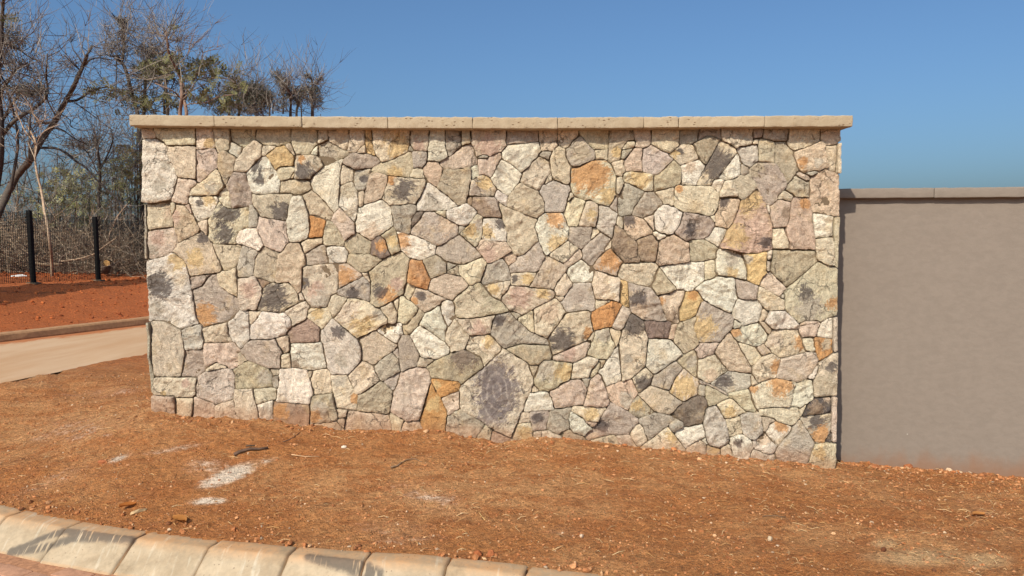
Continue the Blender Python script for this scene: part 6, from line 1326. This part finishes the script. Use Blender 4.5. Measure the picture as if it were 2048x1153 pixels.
# ------------------------------------------------------------------ undergrowth and far wood: nobody could count these
BR = [(.30, .21, .14), (.38, .275, .185), (.23, .16, .11), (.46, .36, .25), (.18, .13, .09), (.34, .27, .20)]
ug = Geo()
for k in range(5200):
    px_ = R.uniform(-330, 340); y = R.uniform(17.3, 22.5) if k % 3 else R.uniform(16.6, 18.2); x = (px_ - 1024) / FPX * y; z = ground_z(x, y)
    d = Vector((R.gauss(0, 1.0), R.gauss(0, .6), R.uniform(.25, 1.1))); L = R.choice((.5, .8, 1.2, 1.6)) * R.uniform(.7, 1.15); p = Vector((x, y, z - .03 + (abs(R.gauss(0, .45)) if k % 2 else 0)))
    r = R.uniform(.004, .0095)
    pts = [p]; d.normalize()
    for i in range(4): d = (d + rv(.42)).normalized(); p = p + d * L / 4; pts.append(p)
    c_ = R.choice(BR); ug.tube(pts, [r, r * .9, r * .75, r * .6, r * .35], 3, c_, False)
    for q in range(2):
        i = R.randint(1, 3); e = (rv(1) + Vector((0, 0, .3))).normalized(); ug.tube([pts[i], pts[i] + e * L * .16, pts[i] + e * L * .28 + rv(.06)], [r * .6, r * .5, r * .3], 3, c_, False)
for k in range(9000):
    px_ = R.uniform(-330, 340); y = R.uniform(16.8, 23); x = (px_ - 1024) / FPX * y; z = ground_z(x, y) + abs(R.gauss(0, .42))
    a = rv(1).normalized(); b = a.cross(rv(1)).normalized(); s = R.uniform(.018, .05); q = Vector((x, y, z)); ug.poly((q - a * s, q - b * s * .5, q + a * s, q + b * s * .5), R.choice(BR))
ug.obj('undergrowth', M_TWIG, None, False, 'stuff')
fw = Geo(); fl = Geo()
for k in range(380):
    px_ = R.uniform(-420, 700); y = R.uniform(25, 44); x = (px_ - 1024) / FPX * y; z = ground_z(x, y)
    H = R.uniform(.8, 1.9) * y / 30; p = Vector((x, y, z - .1)); d = Vector((R.gauss(0, .2), 0, 1)).normalized(); pts = [p]
    for i in range(4): d = (d + rv(.25) + Vector((0, 0, .1))).normalized(); p = p + d * H / 4; pts.append(p)
    r = R.uniform(.012, .035); fw.tube(pts, [r, r * .8, r * .65, r * .5, r * .3], 3, R.choice(TWIGS + BR), False)
    for q in range(5): i = R.randint(1, 4); grow(fw, pts[i], rv(1) + Vector((0, 0, .4)), H * .3, r * .45, 0, TWIGS + BR)
    leaf_spray(fw, pts[3], 6, .4, .06, [tuple(c * 1.8 for c in q) for q in OLIVE]); leaf_spray(fw, pts[1], 6, .5, .08, BR)
fw.obj('distant_wood', M_TWIG, None, False, 'stuff')

# ------------------------------------------------------------------ what lies under the trees
def branch_thing(name, label, cat, y, polys, cols):
    p0 = at(*polys[0][0][0], y); b = thing(name, label, cat, (p0.x, p0.y, ground_z(p0.x, p0.y)))
    for i, (pts, r0, r1) in enumerate(polys):
        path = limb_path(pts, y, .12); n = len(path); g = Geo()
        g.tube(path, [(r0 + (r1 - r0) * k / (n - 1)) * y / FPX for k in range(n)], 6, R.choice(cols)); g.obj('limb' if i == 0 else 'side_branch', M_BARK, b, True)
branch_thing('fallen_branch', 'pale fallen branch passing behind the right fence post and rising to the right', 'branch', 16.0,
             [([(122, 523), (147, 520), (166, 516), (187, 509), (198, 501), (220, 485), (234, 475)], 1.9, 1.0), ([(220, 485), (218, 472), (225, 457), (236, 432), (255, 408)], 1.2, .6), ([(215, 483), (208, 468)], .8, .4)], PALE)
branch_thing('fallen_branch', 'little pale dead bough on the ground midway from post to post', 'branch', 16.3,
             [([(117, 533), (123, 515), (145, 503), (150, 494), (164, 489)], 1.25, .65), ([(123, 515), (111, 505)], .85, .45), ([(145, 503), (147, 515)], .75, .35)], [(.31, .23, .17)])
branch_thing('fallen_branch', 'thin curved dead branch between the right fence post and the stone wall', 'branch', 16.0, [([(200, 536), (224, 530), (243, 520), (248, 505), (252, 492), (262, 500), (274, 524)], 1.1, .5), ([(243, 520), (256, 532)], .8, .5)], [(.26, .19, .14)])
branch_thing('log', 'long brown log lying on the debris just right of the left fence post', 'log', 16.5, [([(66, 526), (97, 530), (126, 528)], 3.0, 2.4)], [(.24, .17, .11)])
p = at(213, 527, 16.3); st_ = thing('tree_stump', 'sawn tree stump with a bright orange cut face right of the right fence post', 'stump', (p.x, p.y, ground_z(p.x, p.y)))
g = Geo(); d = Vector((.45, -.75, .5)).normalized(); g.tube([p - d * .35, p], [.09, .08], 9, (.12, .08, .06)); g.obj('bark', M_BARK, st_, True)
g = Geo(); g.tube([p, p + d * .012], [.074, .070], 9, (.62, .34, .12)); g.obj('cut_face', M_TWIG, st_)
p = at(36, 559, 14.6); p.z = ground_z(p.x, p.y) + .02
g = Geo(); g.tube([p + Vector((-.13, 0, 0)), p, p + Vector((.08, .03, .01)), p + Vector((.17, .02, 0))], [.012, .03, .026, .01], 5, (.8, .79, .76)); tag(g.obj('plastic_scrap', M_TWIG, None, True), 'white scrap of plastic on the soil left of the left fence post', 'litter')

# ------------------------------------------------------------------ clods, pebbles and straw on the soil: nobody could count these
ico_v = np.array([(0, 1, 1.618), (0, -1, 1.618), (0, 1, -1.618), (0, -1, -1.618), (1, 1.618, 0), (-1, 1.618, 0), (1, -1.618, 0), (-1, -1.618, 0), (1.618, 0, 1), (-1.618, 0, 1), (1.618, 0, -1), (-1.618, 0, -1)]) / 1.902
ico_f = np.array([(0, 1, 8), (0, 8, 4), (0, 4, 5), (0, 5, 9), (0, 9, 1), (1, 6, 8), (8, 6, 10), (8, 10, 4), (4, 10, 2), (4, 2, 5), (5, 2, 11), (5, 11, 9), (9, 11, 7), (9, 7, 1), (1, 7, 6), (3, 6, 7), (3, 7, 11), (3, 11, 2), (3, 2, 10), (3, 10, 6)])
def clods(name, X, Y, Z, S, cols):
    n = len(X); V = ico_v[None] * (1 + RNG.uniform(-.32, .32, (n, 12, 1))); sc = RNG.uniform(.6, 1.25, (n, 1, 3)); sc[:, :, 2] *= .75; V = V * sc
    a = RNG.uniform(0, 6.28, n); c, s = np.cos(a)[:, None], np.sin(a)[:, None]; x = V[:, :, 0] * c - V[:, :, 1] * s; y = V[:, :, 0] * s + V[:, :, 1] * c
    V = np.stack([x * S[:, None] + X[:, None], y * S[:, None] + Y[:, None], V[:, :, 2] * S[:, None] + (Z + S * .25)[:, None]], 2).reshape(-1, 3)
    F = (ico_f[None] + (np.arange(n) * 12)[:, None, None]).reshape(-1, 3); C = np.repeat(cols, 12, 0)
    return mesh_obj(name, V, F, M_CLOD, None, False, 'stuff', {'tone': ('FLOAT_COLOR', 'POINT', C)})
CC = np.array([lin(190, 126, 80, .9), lin(178, 114, 70, .9), lin(204, 146, 100, .9), lin(212, 166, 122, .9), lin(146, 94, 60, .9), lin(196, 136, 90, .9), lin(226, 194, 158, .84), lin(190, 164, 136, .84), lin(190, 122, 74, .84)])
def sample(n, x0, x1, y0, y1):
    X = RNG.uniform(x0, x1, n); Y = RNG.uniform(y0, y1, n); dn = np.array([noise.noise((x * 1.7, y * 2.2, 3)) for x, y in zip(X, Y)])
    k = (kerb_side(X, Y) < -.015) & ~((Y > 4.985) & (X > -2.46) & (X < 2.2)) & (dn > RNG.uniform(-.85, .15, n))
    ingrey = (X > 2.15) & ((X - GREY_A.x) * -GD.y + (Y - GREY_A.y) * GD.x > -.01); k &= ~ingrey
    k &= ~((line_side(NEAR0, NEAR1, X, Y) < .02) & (X < -1))
    return X[k], Y[k]
X, Y = sample(40000, -4.6, 3.9, 3.2, 6.6); S = np.clip(RNG.exponential(.0019, len(X)) + .0017, .0015, .0095)
bX, bY = [], []
for k in range(1500):                                        # crumbs gathered along the foot of both walls and behind the kerb
    t = R.random()
    if t < .35: bX.append(R.uniform(-2.4, 2.15)); bY.append(4.99 - abs(R.gauss(0, .07)))
    elif t < .75: s_ = R.uniform(-.2, 1.6); q = GREY_A + GD * s_ + Vector((GD.y, -GD.x)) * (.02 + abs(R.gauss(0, .09))); bX.append(q.x); bY.append(q.y)
    else: i = R.randint(2, 14); q = kb_at(i, R.random()) - knorm[i] * (abs(R.gauss(0, .07)) - .02); bX.append(q.x); bY.append(q.y)
X = np.concatenate([X, bX]); Y = np.concatenate([Y, bY]); S = np.concatenate([S, np.clip(RNG.exponential(.004, len(bX)) + .0025, .0025, .018)])
Zr = base_height(X, Y)
from bisect import bisect_left
ncol = len(gxs)
def relief(X, Y):
    ix = np.clip(np.searchsorted(gxs, X) - 1, 0, len(gxs) - 2); iy = np.clip(np.searchsorted(gys, Y) - 1, 0, len(gys) - 2)
    u = (X - gxs[ix]) / (gxs[ix + 1] - gxs[ix]); w = (Y - gys[iy]) / (gys[iy + 1] - gys[iy]); Z = GZ
    return (Z[iy * ncol + ix] * (1 - u) + Z[iy * ncol + ix + 1] * u) * (1 - w) + (Z[(iy + 1) * ncol + ix] * (1 - u) + Z[(iy + 1) * ncol + ix + 1] * u) * w
Z = np.maximum(relief(X, Y), np.where(kerb_side(X, Y) > -.02, KT, -9))
ci = RNG.choice(len(CC), len(X), p=[.26, .20, .18, .07, .08, .16, .02, .02, .01])
clods('soil_crumbs', X, Y, Z, S, CC[ci] * RNG.uniform(.74, 1.02, (len(X), 1)))
X = RNG.uniform(-13, -4.2, 9000); Y = RNG.uniform(8, 19.5, 9000); k = (line_side(FAR0, FAR1, X, Y) < -.2); X, Y = X[k], Y[k]
S = np.clip(RNG.exponential(.006, len(X)) + .004, .004, .035) * np.where(Y > 14.5, 1.5, 1)
RC = np.array([lin(186, 100, 52, .8), lin(166, 86, 44, .8), lin(200, 114, 62, .8), lin(146, 74, 40, .8)])
clods('bank_crumbs', X, Y, relief(X, Y), S, RC[RNG.integers(0, 4, len(X))])
sg = Geo(); X, Y = sample(4200, -4.4, 3.9, 3.25, 5.6); Z = relief(X, Y)
SC = [lin(206, 160, 104, .8), lin(186, 138, 88, .8), lin(222, 188, 138, .8), lin(120, 84, 56, .8)]
for x, y, z in zip(X, Y, Z):
    a = R.uniform(0, 6.28); L = R.choice((.012, .02, .03, .05, .075)) * R.uniform(.7, 1.2); d = Vector((math.cos(a), math.sin(a), R.uniform(-.05, .2))); s = Vector((-d.y, d.x, 0))
    p = Vector((x, y, z + .003)); m = p + d * L * .5 + s * R.gauss(0, .1) * L + Vector((0, 0, .006)); r = R.uniform(.0007, .0016)
    sg.tube([p, m, p + d * L], [r, r * 1.3, r * .7], 3, R.choice(SC), False)
sg.obj('straw_litter', M_STRAW, None, False, 'stuff')

# ------------------------------------------------------------------ single pieces lying on the soil
def lying(name, label, cat, pts, r0, r1, tone, lift=.006, sides=6):
    P = []
    for i, q in enumerate(pts):
        h = ground_hit(q[0], q[1]); z = float(relief(np.array([h.x]), np.array([h.y]))[0]); P.append(Vector((h.x, h.y, z + lift + (q[2] if len(q) > 2 else 0))))
    n = len(P); g = Geo(); g.tube(P, [r0 + (r1 - r0) * i / (n - 1) for i in range(n)], sides, tone); return tag(g.obj(name, M_BARK, None, True), label, cat)
lying('stick', 'dark thick stick lying on the soil below the left part of the wall', 'stick', [(468, 909), (482, 906), (500, 904), (518, 903), (536, 901)], .012, .007, (.10, .06, .04), .012)
lying('stick', 'short dark stick just behind the thick dark one', 'stick', [(492, 894), (500, 893), (510, 893)], .006, .004, (.11, .07, .045))
lying('twig', 'thin bent dark twig on the soil close under the wall', 'twig', [(566, 886), (578, 881), (590, 874), (601, 864)], .003, .002, (.16, .09, .055))
lying('straw_stem', 'pale straight straw stem right of the dark sticks', 'straw', [(583, 912), (610, 914), (638, 917)], .0026, .0018, (.62, .40, .22))
lying('twig', 'curved arching brown twig with a frayed root end on open soil', 'twig', [(782, 940), (795, 936), (803, 929), (815, 926), (830, 926), (843, 931)], .006, .002, (.22, .14, .08), .008)
lying('straw_stem', 'yellow straw stem near the kerb, lying below the middle of the wall', 'straw', [(958, 1024), (963, 1033), (970, 1042)], .0024, .0016, (.70, .45, .18))
lying('twig', 'thin dark twig on the open soil at lower right', 'twig', [(1524, 1036), (1545, 1039), (1572, 1041)], .003, .002, (.18, .11, .06))
def chip(name, label, cat, px, py, size, tone, rot, mat=M_CLOD, flat=.4):
    h = ground_hit(px, py); z = float(relief(np.array([h.x]), np.array([h.y]))[0]); V = ico_v * (1 + RNG.uniform(-.25, .25, (12, 1))) * np.array(size); c, s = math.cos(rot), math.sin(rot)
    V = np.stack([V[:, 0] * c - V[:, 1] * s + h.x, V[:, 0] * s + V[:, 1] * c + h.y, V[:, 2] + z + size[2] * flat], 1); g = Geo(); g.add(V, ico_f.tolist(), tone); return tag(g.obj(name, mat, None, False), label, cat)
chip('wood_chip', 'weathered grey wood chip on the soil behind the kerb at left', 'wood chip', 279, 1026, (.05, .014, .014), lin(196, 166, 124, .8), .75, M_BARK)
chip('rubble', 'reddish brick fragment beside a small white lime patch', 'brick fragment', 203, 926, (.03, .012, .013), lin(186, 114, 74, .75), .1)
chip('soil_lump', 'large orange soil lump touching the kerb below the middle, left of a pair', 'clod', 956, 1108, (.025, .022, .022), lin(170, 100, 60, .75), .3)
chip('soil_lump', 'large orange soil lump touching the kerb below the middle, right of a pair', 'clod', 982, 1108, (.024, .022, .025), lin(172, 104, 64, .75), 1.3)
chip('soil_lump', 'round brown soil lump above the pale sand patch at lower right', 'clod', 1767, 1101, (.018, .016, .014), lin(110, 66, 42, .75), .5)
chip('pebble', 'small dark round pebble on the pale sand patch at lower right', 'pebble', 1869, 1143, (.010, .010, .009), lin(120, 80, 56, .75), .2)
chip('pebble', 'pale angular pebble on open soil below the right part of the wall', 'pebble', 1540, 1073, (.020, .013, .014), lin(214, 190, 156, .75), .6)
chip('pebble', 'pale pebble on the soil straight below the gap of the middle coping joint', 'pebble', 1163, 1073, (.012, .010, .010), lin(220, 190, 160, .75), .6)
chip('pebble', 'white chalky pebble left of the curved twig', 'pebble', 688, 897, (.016, .012, .011), lin(226, 212, 190, .78), .2)
chip('pebble', 'brown pebble right behind the kerb at far left', 'pebble', 98, 1007, (.018, .014, .015), lin(176, 130, 92, .75), .2)
chip('pebble', 'rounded reddish stone lying against the foot of the plastered wall', 'pebble', 1817, 937, (.045, .03, .026), lin(168, 104, 66, .75), .1)
chip('pebble', 'flat reddish stone by the plastered wall, close to the stone wall corner', 'pebble', 1748, 934, (.045, .03, .022), lin(176, 112, 72, .75), .4)
def dry_leaf(label, px, py, s, tone, a):
    h = ground_hit(px, py); z = float(relief(np.array([h.x]), np.array([h.y]))[0]); V = []; F = []; n = 7
    for i in range(n):
        t = i / (n - 1); w = math.sin(math.pi * (.08 + .84 * t)) * .30 * s
        for k, (o_, lift) in enumerate(((-1, .012), (0, 0), (1, .014))):
            lx, ly = (t - .5) * s, o_ * w; V.append((h.x + lx * math.cos(a) - ly * math.sin(a), h.y + lx * math.sin(a) + ly * math.cos(a), z + .012 + lift * s / .08 + .02 * s * math.sin(t * 5)))
    for i in range(n - 1):
        for k in range(2): F.append((i * 3 + k, i * 3 + k + 1, i * 3 + k + 4, i * 3 + k + 3))
    g = Geo(); g.add(V, F, tone); tag(g.obj('dry_leaf', M_LEAF, None, True), label, 'dry leaf')
dry_leaf('curled orange-brown dry leaf beside the grey wood chip', 256, 1018, .085, lin(196, 120, 56, .75), .7)
dry_leaf('long yellow-brown dry leaf near the kerb, right of the grey wood chip', 358, 1047, .10, lin(186, 124, 62, .75), -.4)
dry_leaf('orange-tan dry leaf on the soil at far right', 1958, 1037, .075, lin(204, 140, 78, .75), .1)
